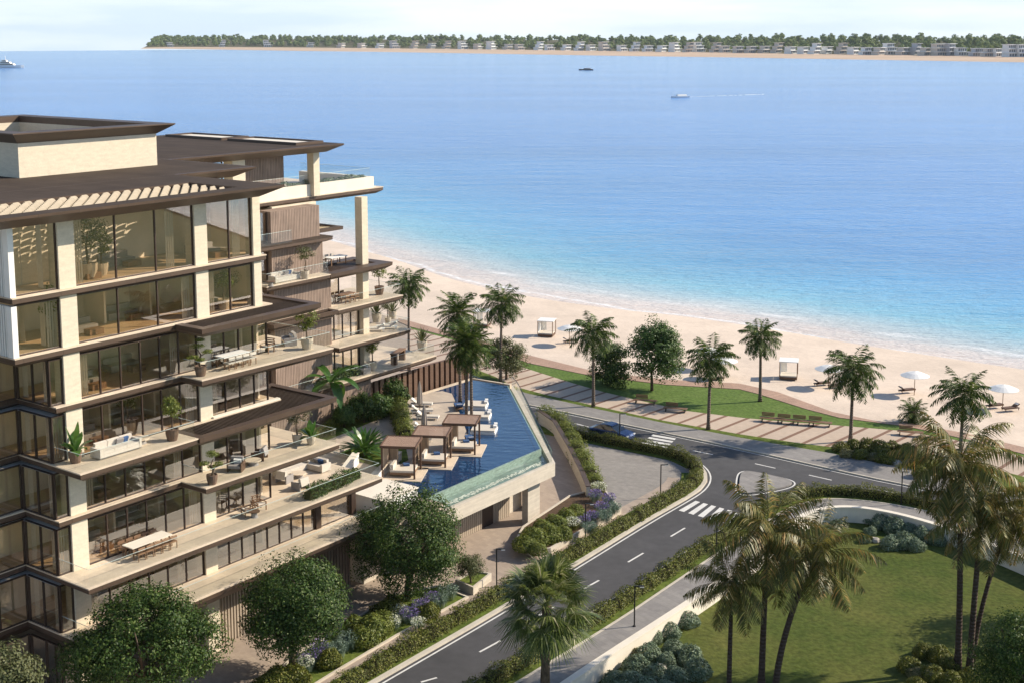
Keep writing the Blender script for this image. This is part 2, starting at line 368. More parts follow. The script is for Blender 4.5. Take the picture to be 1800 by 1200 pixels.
SC.cycles.max_bounces = 8; SC.cycles.transparent_max_bounces = 16; SC.cycles.glossy_bounces = 3; SC.cycles.diffuse_bounces = 3
# ================================================================== TERRAIN
def st(name, mb, m, label=None, loc=None):
    o = mb.build(name, m, None, loc); o['kind'] = 'structure'
    if label: o['label'] = label
    return o
SEA_Z = -.8
# ground far below everything on land
st('ground', MB().sheet([(-900,-120),(900,-120),(900,150),(-900,260)], -1.26), M['lawn'], 'low ground around the park lawn')
# --- shore line (photo pixels on sea level)
shore_px = [(300,330),(560,418),(640,442),(700,457),(760,476),(800,489),(900,512),(1000,530),(1100,544),(1200,555),(1300,571),(1400,588),(1500,607),(1600,622),(1700,638),(1800,652),(2000,690),(2400,780)]
shore = resample([Vector(p) for p in smooth_line(gl(shore_px, SEA_Z), 1)], 3.)
nrm = Vector((shore[-1].y-shore[0].y, -(shore[-1].x-shore[0].x), 0)).normalized()
if nrm.y < 0: nrm = -nrm
# sand: from under the promenade, down under the water
wall_px = [(700,1418),(880,1284),(990,1200),(1226,1048),(1290,1003),(1340,965),(1372,936),(1402,909),(1440,894),(1496,890),(1570,901),(1650,923),(1720,948),(1800,980),(1960,1052),(2300,1230)]
wall_line = [tuple(p) for p in smooth_line(gl(wall_px), 2)]
offs = [-66,-52,-44,-34,-24,-16,-10,-5,0,6,14,30]
mb = MB(); n = len(offs)
for i, p in enumerate(shore):
    wk = float(np.interp(p.x, [-20, 0, 30, 75, 110], [50, 44, 33, 29.5, 31]))/44.
    wob = .9*math.sin(i*.21)+.6*math.sin(i*.083+1)
    for d in offs:
        if d <= -60: z = -1.6
        elif d <= -44: z = -.03
        elif d < 0: z = SEA_Z + .0 + (-.03-SEA_Z) * min(1, (-d)/44.)**.8
        else: z = SEA_Z - .06*d
        q = p + nrm*((d*wk if d < 0 else d) + (wob if -30 < d < 20 else 0)); mb.v.append((q.x, q.y, z + (.0 if d in (0,) or d<=-44 else rnd.uniform(-.03,.03))))
for i in range(len(shore)-1):
    for k in range(n-1): mb.f.append((i*n+k, (i+1)*n+k, (i+1)*n+k+1, i*n+k+1)); mb.m.append(0)
sand_m = M['sand']
o = mb.build('beach', sand_m, smooth=True); tag(o, 'pale pink sand beach along the water', kind='structure')
# --- sea : strips parallel to the shore, offshore distance kept as an attribute (drives depth tint and painted far sheen)
doff = [-3,0,1.5,3,5,7,9,12,16,20,26,34,44,60,85,120,180,280,420,650,1000,1500,2200,3000,3600,3900]
sh2 = resample([Vector(p) for p in smooth_line(gl(shore_px, SEA_Z), 1)], 12.)
ext_l = [sh2[0] + Vector((-1,.35,0))*k for k in (3600,2600,1800,1200,700,350,150,60)]
ext_r = [sh2[-1] + Vector((1,-.25,0))*k for k in (60,150,350,700,1200,1900,2800)]
sh2 = ext_l + sh2 + ext_r
mb = MB(); n = len(doff); att = []
for p in sh2:
    for d in doff: q = p + nrm*d; mb.v.append((q.x, q.y, SEA_Z)); att.append(d)
for i in range(len(sh2)-1):
    for k in range(n-1): mb.f.append((i*n+k, (i+1)*n+k, (i+1)*n+k+1, i*n+k+1)); mb.m.append(0)
sm = bpy.data.materials.new('sea_water'); sm.use_nodes = True; nt = sm.node_tree; b = nt.nodes['Principled BSDF']
at = nt.nodes.new('ShaderNodeAttribute'); at.attribute_name = 'offshore'
tc = nt.nodes.new('ShaderNodeTexCoord')
def tex(sc, det=3, vec=None):
    mp = nt.nodes.new('ShaderNodeMapping'); mp.inputs['Scale'].default_value = sc; nt.links.new(tc.outputs['Object'], mp.inputs[0])
    mp.inputs['Rotation'].default_value[2] = R(-18)
    t = nt.nodes.new('ShaderNodeTexNoise'); t.inputs['Scale'].default_value = 1; t.inputs['Detail'].default_value = det; nt.links.new(mp.outputs[0], t.inputs['Vector']); return t.outputs[0]
def math_(op, a, b_=None, clamp=False):
    k = nt.nodes.new('ShaderNodeMath'); k.operation = op; k.use_clamp = clamp
    for i, x in enumerate((a, b_)):
        if x is None: continue
        if hasattr(x, 'is_linked') or hasattr(x, 'links'): nt.links.new(x, k.inputs[i])
        else: k.inputs[i].default_value = x
    return k.outputs[0]
# log distance, wobbled by large noise -> ramp
wob = math_('MULTIPLY', math_('SUBTRACT', tex((.035,.09,.1), 3), .5), 7.)
dist = math_('MAXIMUM', math_('ADD', at.outputs['Fac'], wob), .5)
lg = math_('DIVIDE', math_('LOGARITHM', dist, 10.), 3.4)
rp = nt.nodes.new('ShaderNodeValToRGB'); nt.links.new(lg, rp.inputs[0]); e = rp.color_ramp.elements
stops = [(0,(.74,.61,.53)),(.22,(.68,.60,.55)),(.32,(.46,.55,.58)),(.40,(.20,.46,.60)),(.47,(.115,.36,.60)),(.56,(.085,.27,.565)),(.68,(.088,.245,.56)),(.85,(.118,.27,.585)),(1,(.175,.345,.63))]  # paler last stops paint the horizon sky's reflection into the far water
while len(e) < len(stops): e.new(.5)
for i, (p, c) in enumerate(stops): e[i].position = p; e[i].color = (*c, 1)
# large calm streaks of slightly darker/lighter water
stk = nt.nodes.new('ShaderNodeMapRange'); nt.links.new(tex((.0022,.011,.1), 4), stk.inputs[0])
stk.inputs[1].default_value = .35; stk.inputs[2].default_value = .65; stk.inputs[3].default_value = .90; stk.inputs[4].default_value = 1.09
vs = nt.nodes.new('ShaderNodeVectorMath'); vs.operation = 'SCALE'; nt.links.new(rp.outputs[0], vs.inputs[0]); nt.links.new(stk.outputs[0], vs.inputs['Scale'])
# foam lines close to the sand
fd = math_('ADD', at.outputs['Fac'], math_('MULTIPLY', math_('SUBTRACT', tex((.05,.05,.1), 2), .5), 9.))
def band(c, w): return math_('SUBTRACT', 1., math_('DIVIDE', math_('ABSOLUTE', math_('SUBTRACT', fd, c)), w), True)
brk = math_('MULTIPLY', math_('SUBTRACT', tex((.035,.12,.2), 4), .46), 6., True)
fo = math_('ADD', band(.6, .9), math_('MULTIPLY', band(9.5, 1.3), brk), True)
fo = math_('MULTIPLY', fo, math_('MULTIPLY', math_('SUBTRACT', tex((.7,1.1,.2), 4), .28), 3.2, True), True)
mx = nt.nodes.new('ShaderNodeMix'); mx.data_type = 'RGBA'; nt.links.new(math_('MULTIPLY', fo, 1.0, True), mx.inputs[0]); nt.links.new(vs.outputs[0], mx.inputs[6]); mx.inputs[7].default_value = (.92,.90,.88,1)
nt.links.new(mx.outputs[2], b.inputs['Base Color'])
b.inputs['Roughness'].default_value = .16; b.inputs['Specular IOR Level'].default_value = .30
h1 = tex((.35,.9,.5), 3); h2 = tex((1.6,3.2,1), 3); h3 = tex((.04,.11,.1), 2)
hh = math_('ADD', math_('MULTIPLY', h1, 1.), math_('ADD', math_('MULTIPLY', h2, .3), math_('MULTIPLY', h3, 2.)))
bp = nt.nodes.new('ShaderNodeBump'); bp.inputs['Strength'].default_value = .8; bp.inputs['Distance'].default_value = .6
nt.links.new(hh, bp.inputs['Height']); nt.links.new(bp.outputs[0], b.inputs['Normal'])
o = mb.build('sea', sm); tag(o, 'calm blue sea, turquoise near the beach', kind='structure')
a = o.data.attributes.new('offshore', 'FLOAT', 'POINT'); a.data.foreach_set('value', att)

# --- plateau: everything at street level
bank_px = [(720,568),(795,590),(870,612),(928,632),(1042,658),(1170,673),(1300,680),(1367,695),(1463,728),(1545,745),(1640,757),(1720,771),(1800,790),(1950,830),(2300,930)]
bank = gl(bank_px)
plat = ccw([p[:2] for p in [(-200,-60,0)] + wall_line[:0] + [G(450,1620)] + wall_line + [G(2300,930)] + bank[::-1] + [G(400,470), (-200,330,0)]])
st('plateau', MB().prism(plat, -1.4, -.012), M['paver'], 'beige paved forecourt beside the building')
# promenade, lawns, boardwalk
def poly(name, px, z, m, label=None, z0=None):
    p = ccw([G(x, y, 0)[:2] for x, y in px])
    mb = MB()
    if z0 is None: mb.sheet(p, z)
    else: mb.prism(p, z0, z)
    return st(name, mb, m, label)
prom_up = [(722,578),(795,597),(862,622),(928,648),(1004,672),(1060,688),(1115,701),(1203,721),(1300,733),(1400,742),(1463,746),(1592,757),(1700,776),(1800,802),(2000,860)]
prom_lo = [(700,668),(762,650),(805,637),(870,662),(900,678),(960,694),(1045,713),(1160,738),(1300,763),(1400,778),(1463,786),(1545,787),(1600,792),(1700,812),(1800,838),(2000,900)]
def promenade():
    m = mat('promenade_paving', (.47,.375,.295), .85, .3, noise=[(.15,.08),(2,.06)]); nt = m.node_tree; b = nt.nodes['Principled BSDF']
    tc = nt.nodes.new('ShaderNodeTexCoord'); mp = nt.nodes.new('ShaderNodeMapping'); nt.links.new(tc.outputs['Object'], mp.inputs[0])
    mp.inputs['Rotation'].default_value[2] = -math.atan2(*(lambda a, b: (b[1]-a[1], b[0]-a[0]))(G(1330,765), G(1395,738))) 
    sp = nt.nodes.new('ShaderNodeSeparateXYZ'); nt.links.new(mp.outputs[0], sp.inputs[0])
    k = nt.nodes.new('ShaderNodeMath'); k.operation = 'PINGPONG'; nt.links.new(sp.outputs['Y'], k.inputs[0]); k.inputs[1].default_value = PROM_P
    g = nt.nodes.new('ShaderNodeMath'); g.operation = 'LESS_THAN'; nt.links.new(k.outputs[0], g.inputs[0]); g.inputs[1].default_value = PROM_P*.19
    mx = nt.nodes.new('ShaderNodeMix'); mx.data_type = 'RGBA'; nt.links.new(g.outputs[0], mx.inputs[0])
    nt.links.new(b.inputs['Base Color'].links[0].from_socket, mx.inputs[6]); mx.inputs[7].default_value = (.205,.12,.083,1)
    nt.links.new(mx.outputs[2], b.inputs['Base Color']); return m
# stripe spacing measured between neighbouring stripes
a_, b_ = Vector(G(1330,765)), Vector(G(1395,738)); c_ = Vector(G(1365,772)); dv = (b_-a_).normalized(); pv = Vector((-dv.y, dv.x, 0))
PROM_P = abs((c_-a_).dot(pv))/2
poly('promenade', prom_up + prom_lo[::-1], .004, promenade(), 'beige promenade with diagonal brown stripes')
lawn_up = [(722,575),(795,594),(862,612),(928,638),(1033,659),(1170,676),(1300,684),(1332,692),(1417,719),(1475,734),(1592,749),(1700,772),(1800,798),(1900,825)]
poly('promenade_lawn', lawn_up + prom_up[:14][::-1], .008, M['lawn2'], 'bright lawn between promenade and boardwalk', -.3)
bw_up = [(700,560),(720,565),(795,586),(870,606),(928,624),(1042,652),(1170,667),(1300,674),(1367,689),(1463,724),(1545,741),(1592,742),(1700,762),(1800,786),(2000,836)]
bw = MB(); ups = resample(smooth_line(gl(bw_up), 1), 1.2)
st('boardwalk', MB().prism(ccw([p[:2] for p in gl(bw_up)] + [G(x, y)[:2] for x, y in ([(700,566),(722,575)]+lawn_up[1:])[::-1]]), -.3, .06), brick(M['boardwalk'], .16, 40, .02, .6, BROT), 'narrow reddish boardwalk along the sand')
# grass strip below the promenade
gs_lo = [(805,650),(870,675),(925,692),(1045,719),(1160,743),(1300,770),(1457,797),(1580,822),(1700,845),(1800,868),(2000,925)]
poly('promenade_verge', prom_lo[2:] + gs_lo[::-1], .05, M['verge'], 'thin dark grass strip under the promenade', -.2)
# beach road pavement
far_kerb = [(700,668),(800,688),(928,711),(1110,749),(1300,788),(1522,838),(1612,856),(1700,876),(1800,902),(2000,955)]
far_line = [Vector(p) for p in gl(far_kerb)]
poly('pavement', gs_lo + far_kerb[:0:-1], .12, M['walk'], 'grey slab pavement along the beach road', -.2)
# asphalt as a single outline
r1_left = [(380,1364),(662,1200),(850,1092),(1010,996),(1141,915),(1205,879),(1232,862),(1244,846),(1243,830),(1230,816),(1205,803)]
r2_near = [(1187,798),(1103,781),(1020,764),(940,747),(800,717),(700,697)]
r1_right = [(600,1340),(850,1192),(1040,1080),(1112,1033),(1229,957),(1287,922),(1330,893),(1380,872),(1440,862),(1526,867),(1605,879),(1700,900),(1800,924),(2000,975)]
asp = gl(r1_left + r2_near) + gl(far_kerb) + gl(r1_right)[::-1]
st('road', MB().sheet(ccw([p[:2] for p in asp]), .0), M['asphalt'], 'dark asphalt roads meeting at a junction')
# markings
mk = MB()
def dash(a, b, w=.14, z=.004):
    a, b = Vector(G(*a)), Vector(G(*b)); strip(mk, [a, b], w/2, -w/2, z)
for a, b in [((740,1198),(768,1190)),((843,1145),(880,1125)),((940,1085),(975,1065)),((1026,1034),(1053,1019)),((1104,987),(1131,971)),((1179,942),(1204,927)),
             ((1010,743),(1040,751)),((1218,791),(1253,798)),((1327,814),(1363,822)),((1422,834),(1462,843)),((1552,861),(1590,870)),((1680,890),(1725,901))]: dash(a, b, .16)
dash((668,1246),(720,1214))
fl = smooth_line(gl(far_kerb), 1); strip(mk, fl, -.30, -.44, .004)
strip(mk, smooth_line(gl(r1_left), 2), -.22, -.36, .004)
def zebra(a, b, c, d, n):   # corners a-b along the start edge, d-c along the end edge; bars run a->d
    A, B, C_, D = (Vector(G(*p)) for p in (a, b, c, d))
    for i in range(n):
        t0, t1 = (i+.05)/n, (i+.62)/n
        mk.add([(*A.lerp(B, t0)[:2], .004), (*A.lerp(B, t1)[:2], .004), (*D.lerp(C_, t1)[:2], .004), (*D.lerp(C_, t0)[:2], .004)], [(0,1,2,3)])
zebra((1192,896),(1295,925),(1308,903),(1222,879),6)
zebra((1112,789),(1150,761),(1190,768),(1162,797),6)
isl_px = [(1299,862),(1300,840),(1304,830),(1316,828),(1350,835),(1386,843),(1394,849),(1384,856),(1345,864),(1308,869)]
isl = [Vector(p) for p in smooth_line(gl(isl_px + isl_px[:1]), 2)]
strip(mk, isl, .34, .20, .004); strip(mk, isl, .52, .70, .004) if False else None
st('road_markings', mk, M['paint'], 'white lane lines and zebra crossings')
st('traffic_island', MB().prism(ccw([tuple(p[:2]) for p in isl[:-1]]), -.1, .13), M['walk'], 'paved traffic island at the junction')
# kerbs
kb = MB(); strip(kb, fl, .02, -.16, -.1, 0, .135); st('kerb', kb, M['kerb'], 'kerb along the beach road')
r1l = smooth_line(gl(r1_left[:-1]), 2)
kb = MB(); strip(kb, r1l, .36, .02, -.1, 0, .14); st('kerb', kb, M['kerb'], 'pale kerb on the building side of the street')
# verges with hedges, street side
def line_poly(name, line, a, b, z, m, label, z0=-.1):
    mb = MB(); strip(mb, line, a, b, z0, 0, z); return st(name, mb, m, label)
line_poly('verge', r1l[:-6], 2.35, .37, .09, M['verge'], 'grass verge on the building side of the street')
r2n = [Vector(p) for p in smooth_line(gl([(1236,817),(1205,803)] + r2_near[:-1]), 1)]
line_poly('verge', r2n, 1.9, .05, .10, M['verge'], 'grass verge behind the beach road hedge')
r1r_px = r1_right[:13]
r1r = [Vector(p) for p in smooth_line(gl(r1r_px), 2)]
line_poly('verge', r1r, -.03, -2.0, .09, M['verge'], 'grass verge on the park side of the street')
line_poly('kerb', r1r, -2.0, -2.18, .13, M['kerb'], 'kerb along the park pavement')
line_poly('kerb', r1r, .12, -.03, .13, M['kerb'], 'kerb on the park side of the street')
# park pavement fills up to the retaining wall
pk = MB(); l, _r = ribbon(r1r, -2.18, -2.2)
wl = [Vector(p) for p in wall_line]
pk.sheet(ccw([tuple(p) for p in l] + [tuple(p[:2]) for p in wl[::-1]]), .10)
st('park_pavement', pk, M['walk'], 'grey slab pavement around the park lawn')
# retaining wall (a thing)
wt = thing('retaining_wall', 'low cream retaining wall curving around the sunken park lawn', 'wall')
mb = MB(); strip(mb, wl, .02, -.30, -1.4, 0, .09); mb.build('wall', M['parapet'], wt)
mb = MB(); strip(mb, wl, .10, -.40, .092, 0, .19); mb.build('coping', M['parapet'], wt)
pl = ccw([p[:2] for p in gl([(590,1420),(880,1300),(1022,1204),(1240,1060),(1320,1005),(1380,950),(1440,915),(1500,908),(1650,940),(1800,995),(2200,1200)], -1.2)] + [(120,20),(-60,20)])
st('lawn', MB().sheet(pl, -1.2), M['lawn'], 'sunken park lawn with worn olive grass')
# path between hedge and flower bed, forecourt oval, beds
line_poly('path', r1l[:-9], 3.6, 2.4, .03, M['paver'], 'narrow beige path behind the street hedge')
oval = [(1000,758),(1020,773),(1103,792),(1160,803),(1195,815),(1212,832),(1208,848),(1180,868),(1120,898),(1095,908),(1075,880),(1045,830),(1015,780)]
poly('forecourt', oval, .012, M['grey_paver'], 'grey paved forecourt inside the hedge bend')
# ================================================================== BUILDING  (local frame: x along the facade, y = depth behind the facade)
BLD = thing('apartment_building', 'stepped apartment block with bronze slabs, cream columns and glass terraces above the street', 'building', (OX, OY, 0), BROT)
def P(poly): return ccw([(s, -t) for s, t in poly])
def slab(poly, z, thick=.62, inset=.5, name='floor_slab', top='stone_floor', rim=.07):
    p = P(poly); o = None
    mb = MB(); mb.prism(p, z - rim, z, 0)
    pb = offset(p, .03)
    mb.loft([[(*q, z-thick) for q in offset(p, inset)], [(*q, z-rim-.26) for q in pb], [(*q, z-rim-.002) for q in pb]], 1)
    return mb.build(name, [M[top], M['bronze']], BLD)
def roof(poly, z, thick=.75, inset=1.15):
    p = P(poly); mb = MB()
    mb.loft([[(*q, z-thick) for q in offset(p, inset)], [(*q, z-.16) for q in offset(p, .02)], [(*q, z-.02) for q in p]], 0)
    mb.add([(*q, z-.02) for q in p] + [(*q, z+.0) for q in offset(p, .25)], [(i, (i+1) % len(p), len(p)+(i+1) % len(p), len(p)+i) for i in range(len(p))], 0)
    mb.sheet(offset(p, .25), z + .0, 1)
    return mb.build('roof', [M['bronze'], M['bronze_top']], BLD)
# --- floor plates, block A (street) with wing M and block B (sea end)
bk = -13.
def plateA(k, front, send, tb=-4.3, left=-14.):
    return front + [(send, tb), (16.15, tb), (16.15, bk), (left, bk), (left, -3.4)]
slab(plateA(0, [(-.95,-3.4),(-.95,2.5),(24.5,2.4)], 24.5), L[0], thick=.85)
slab(plateA(1, [(-.9,-3.38),(-.97,2.72),(23.7,3.0)], 23.85), L[1])
slab(plateA(2, [(-.9,-3.1),(-.9,.18),(8.0,.18),(8.0,2.5),(19.7,2.7)], 19.8, -4.2), L[2])
slab(plateA(3, [(-.9,-3.5),(-1.05,2.6),(7.45,2.62)], 7.45, .12)[:4] + [(16.8,.12),(16.8,-4.2),(16.15,-4.2),(16.15,bk),(-14,bk),(-14,-3.45)], L[3])
slab(plateA(4, [(-.7,-3.6),(-.7,.15),(8.35,.15),(8.35,2.05),(19.5,2.5)], 19.6, -4.2), L[4])
slab(plateA(5, [(-3.15,-4.),(-3.15,.15),(8.0,.15),(8.0,.16),(16.2,.16)], 16.2, -4.3)[:6] + [(16.15,bk),(-14,bk),(-14,-4.)], L[5])
slab([(-3.15,-4.),(-3.15,.2),(15.75,.2),(15.75,bk),(-14,bk),(-14,-4.)], L[6], thick=.5)
# louvred pergola slabs beyond the terraces on L3 and L5
def pergola(s0, s1, t0, t1, z, name='pergola', fr=.55, n=None, thick=.62, lm='bronze_top'):
    mb = MB(); p = P([(s0,t0),(s1,t0),(s1,t1),(s0,t1)]); q = offset(p, fr)
    mb.loft([[(*a, z-thick) for a in offset(p, .5)], [(*a, z-.3) for a in offset(p, .02)], [(*a, z) for a in p]], 0, cap=False)
    m = len(p)
    mb.add([(*a, z) for a in p] + [(*a, z+.001) for a in q], [(i, (i+1) % m, m+(i+1) % m, m+i) for i in range(m)], 0)
    mb.add([(*a, z-thick) for a in offset(p, .5)] + [(*a, z-thick) for a in q], [((i+1) % m, i, m+i, m+(i+1) % m) for i in range(m)], 0)
    mb.add([(*a, z-thick) for a in q] + [(*a, z+.001) for a in q], [((i+1) % m, i, m+i, m+(i+1) % m) for i in range(m)], 0)
    o = mb.build(name, [M['bronze']], BLD)
    lb = MB(); n = n or int((s1-s0-2*fr)/.22); y0, y1 = min(a[1] for a in q), max(a[1] for a in q)
    for i in range(n):
        x = s0+fr+(i+.5)*(s1-s0-2*fr)/n; lb.box(x-.05, x+.05, y0, y1, z-thick+.12, z-.1)
    lb.build('louvre', [M[lm]], o); return o
pergola(7.47, 19.5, 2.7, -3.6, L[3]-.02)
pergola(8.02, 18.3, 2.6, -3.5, L[5]-.02)
# --- roof of block A, wing M and block B : one plane, stepped outline; block A has an opening of cream blades
RZ = L[7]
def ring_roof(poly, hole, z, thick=.75, inset=1.15):
    p, h = P(poly), P(hole); mb = MB()
    mb.loft([[(*q, z-thick) for q in offset(p, inset)], [(*q, z-.16) for q in offset(p, .02)], [(*q, z) for q in p]], 0, cap=False)
    x0, x1 = min(a[0] for a in h), max(a[0] for a in h); y0, y1 = min(a[1] for a in h), max(a[1] for a in h)
    X0, X1 = min(a[0] for a in p), max(a[0] for a in p); Y0, Y1 = min(a[1] for a in p), max(a[1] for a in p)
    for zz, m, e in ((z, 1, 0), (z-thick, 0, inset)):
        a0, a1, b0, b1 = X0+e, X1-e, Y0+e, Y1-e
        for r in ((a0,a1,b0,y0),(a0,a1,y1,b1),(a0,x0,y0,y1),(x1,a1,y0,y1)):
            v = [(r[0],r[2],zz),(r[1],r[2],zz),(r[1],r[3],zz),(r[0],r[3],zz)]; mb.add(v, [(0,1,2,3)], m)
    hh = [(x0,y0),(x1,y0),(x1,y1),(x0,y1)]
    mb.loft([[(*q, z) for q in hh], [(*q, z-thick) for q in hh]], 0, cap=False)
    return mb.build('roof', [M['bronze'], M['bronze_top']], BLD)
ra = ring_roof([(-6.5,2.2),(15.6,2.2),(15.6,-8.6),(-6.5,-8.6)], [(-5.6,.9),(12.8,.9),(12.8,-3.7),(-5.6,-3.7)], RZ)
lb = MB()
for r in range(11):
    y = -.72 + r*.43
    for i in range(24):
        x = -5.5 + i*.78 + (.39 if r % 2 else 0)
        if x < 12.5: lb.cbox((x, y, RZ-.14), (.54, .05, .24), R(18), 0, 0, R(-48))
    lb.box(-5.6, 12.8, y+.12, y+.16, RZ-.40, RZ-.30)
lb.build('louvre', [M['blade']], ra)
roof([(-16,-8.62),(23.3,-8.62),(23.3,-19.),(-16,-19.)], RZ-.03)
rb = roof([(14,-18.4),(43.1,-18.4),(43.1,-39.5),(14,-39.5)], RZ-.06)
sk = MB()
for y0, y1 in ((20.4, 28.6), (30.0, 37.2)):
    sk.box(39.1, 41.9, y0, y1, RZ-.06, RZ+.03, 0)
    for r in ((38.8,39.1,y0-.3,y1+.3),(41.9,42.2,y0-.3,y1+.3),(39.1,41.9,y0-.3,y0),(39.1,41.9,y1,y1+.3)): sk.box(*r, RZ-.06, RZ+.16, 1)
sk.build('skylight', [M['parapet'], M['bronze']], rb)
ob = MB(); ob.box(15.2, 18.2, 17.2, 16.6, RZ-.02, RZ+.3, 0); ob.build('roof_hatch', [M['bronze_top']], rb)
# roof-top screen: hollow cream box with an overhanging bronze cap
bx = MB(); a, b_, c, d, z0, z1 = 8.0, 19.6, 15.2, 32.0, RZ-.03, RZ+2.55
ww = .45
for r in ((a,b_,c,c+ww),(a,b_,d-ww,d),(a,a+ww,c+ww,d-ww),(b_-ww,b_,c+ww,d-ww)): bx.box(*r, z0, z1, 0)
scr = bx.build('roof_screen', [M['cream']], BLD)
cp = MB(); e = 1.0
outer = [(a-e,c-e),(b_+e,c-e),(b_+e,d+e),(a-e,d+e)]; inn = [(a+ww,c+ww),(b_-ww,c+ww),(b_-ww,d-ww),(a+ww,d-ww)]
base = [(a-.02,c-.02),(b_+.02,c-.02),(b_+.02,d+.02),(a-.02,d+.02)]
cp.loft([[(*q, z1-.25) for q in base], [(*q, z1+.42) for q in outer], [(*q, z1+.5) for q in outer], [(*q, z1+.5) for q in inn], [(*q, z1-.0) for q in inn]], 0, cap=False)
cp.build('cap', [M['bronze']], scr)
# --- columns
def column(s0, s1, t0, t1, z0, z1, m='cream'):
    mb = MB(); mb.box(s0, s1, -t0, -t1, z0, z1); mb.build('column', [M[m]], BLD)
column(.1, 1.2, -.08, -1.0, 0, RZ-.7)
column(10.0, 11.0, -.08, -1.0, 0, RZ-.7)
column(14.85, 15.5, -.05, -.8, L[5], RZ-.7)
column(20.1, 20.6, -.1, -.6, L[0], L[1]-.5, 'frame'); column(23.75, 24.2, -.1, -.6, L[0], L[1]-.5, 'frame')
column(45.95, 46.75, -19.05, -19.9, 0, L[6]-.5)
column(41.0, 41.75, -20.2, -21.0, L[6], RZ-.7)
# --- windows: bronze frame, panes as one child
def window(s0, s1, t, z0, z1, n, along='s', base=0., side=1, curtain=False):
    """a run of glazing along the facade ('s') or along the end wall ('t')"""
    fr = MB(); g = MB(); w = .034
    def bar(a0, a1, zz0, zz1, d=.07):
        if along == 's': fr.box(a0, a1, -t-d, -t+d, zz0, zz1)
        else: fr.box(t-d, t+d, -a0, -a1, zz0, zz1)
    ed = [s0+(s1-s0)*i/n for i in range(n+1)]
    for i, x in enumerate(ed):
        x = min(max(x, min(s0,s1)+w), max(s0,s1)-w)
        bar(x-w, x+w, z0+.045, z1-.045, .075)
    bar(s0, s1, z0, z0+.06); bar(s0, s1, z1-.06, z1)
    o = fr.build('window', [M['frame']], BLD)
    for x0, x1 in zip(ed, ed[1:]):
        if along == 's': g.box(x0+w, x1-w, -t-.012, -t+.012, z0+.06, z1-.06)
        else: g.box(t-.012, t+.012, -x0-w, -x1+w, z0+.06, z1-.06)
    g.build('pane', [M['glass']], o); return o
cl = .62
for k in range(0, 7):
    z0, z1 = L[k] + (.0), (L[k+1] - cl if k < 6 else RZ-.76)
    if k == 5: z1 = L[6]-.5
    tall = k >= 5
    x0 = -2.72 if tall else -.8
    sill = .0
    window(x0, .1, -.28, z0, z1, 1)
    window(1.2, 10.0, -.28, z0, z1, 3 if tall else 6)
    if tall: window(11.0, 14.85, -.28, z0, z1, 2)
    elif k == 0: window(11.0, 20.1, -.28, z0, z1, 8); window(20.65, 23.7, -.28, z0, z1, 1)
    else: window(11.0, 16.0, -.28, z0, z1, 4)
    if not tall:
        window(-.33, -3.3, -.8, z0, z1, 2, 't')
        window(-14., -.85, -3.42, z0, z1, 7)
# stone upstand under the right-hand windows of L3
mb = MB(); mb.box(10.9, 16.75, -.1, .2, L[3]+.004, L[3]+.10); mb.build('window_sill', [M['parapet']], BLD)
# white ribbed pier closing the two upper storeys
for k in (5, 6):
    z0, z1 = L[k], (L[6]-.5 if k == 5 else RZ-.76)
    mb = MB(); mb.box(-3.1, -2.75, .02, .5, z0, z1)
    y = .5
    while y < 4.0: mb.box(-3.08, -2.98, y+.06, y+.16, z0, z1); y += .22
    mb.box(-2.95, -2.85, .5, 4.0, z0, z1)
    mb.build('corner_pier', [M['white']], BLD)
# ground storey: slatted timber wall, glazed lobby, dark soffit
mb = MB(); x = 7.2
while x < 16.: mb.box(x, x+.14, .55, .75, 0, L[0]-.86); x += .26
mb.box(7.2, 16., .76, .9, 0, L[0]-.86); mb.build('slat_wall', [M['wood_grey']], BLD)
mb = MB(); x = 16.0
while x < 24.: mb.box(x, x+.16, .55, .75, 0, L[0]-.86, 0); x += .3
mb.box(16.0, 24., .76, .9, 0, L[0]-.86, 0); mb.build('slat_wall', [M['wood']], BLD)
window(-.8, 7.0, -.3, .02, L[0]-.86, 5); window(-14, -.85, -3.42, .02, L[0]-.86, 8); window(-.35, -3.3, -.8, .02, L[0]-.86, 2, 't')
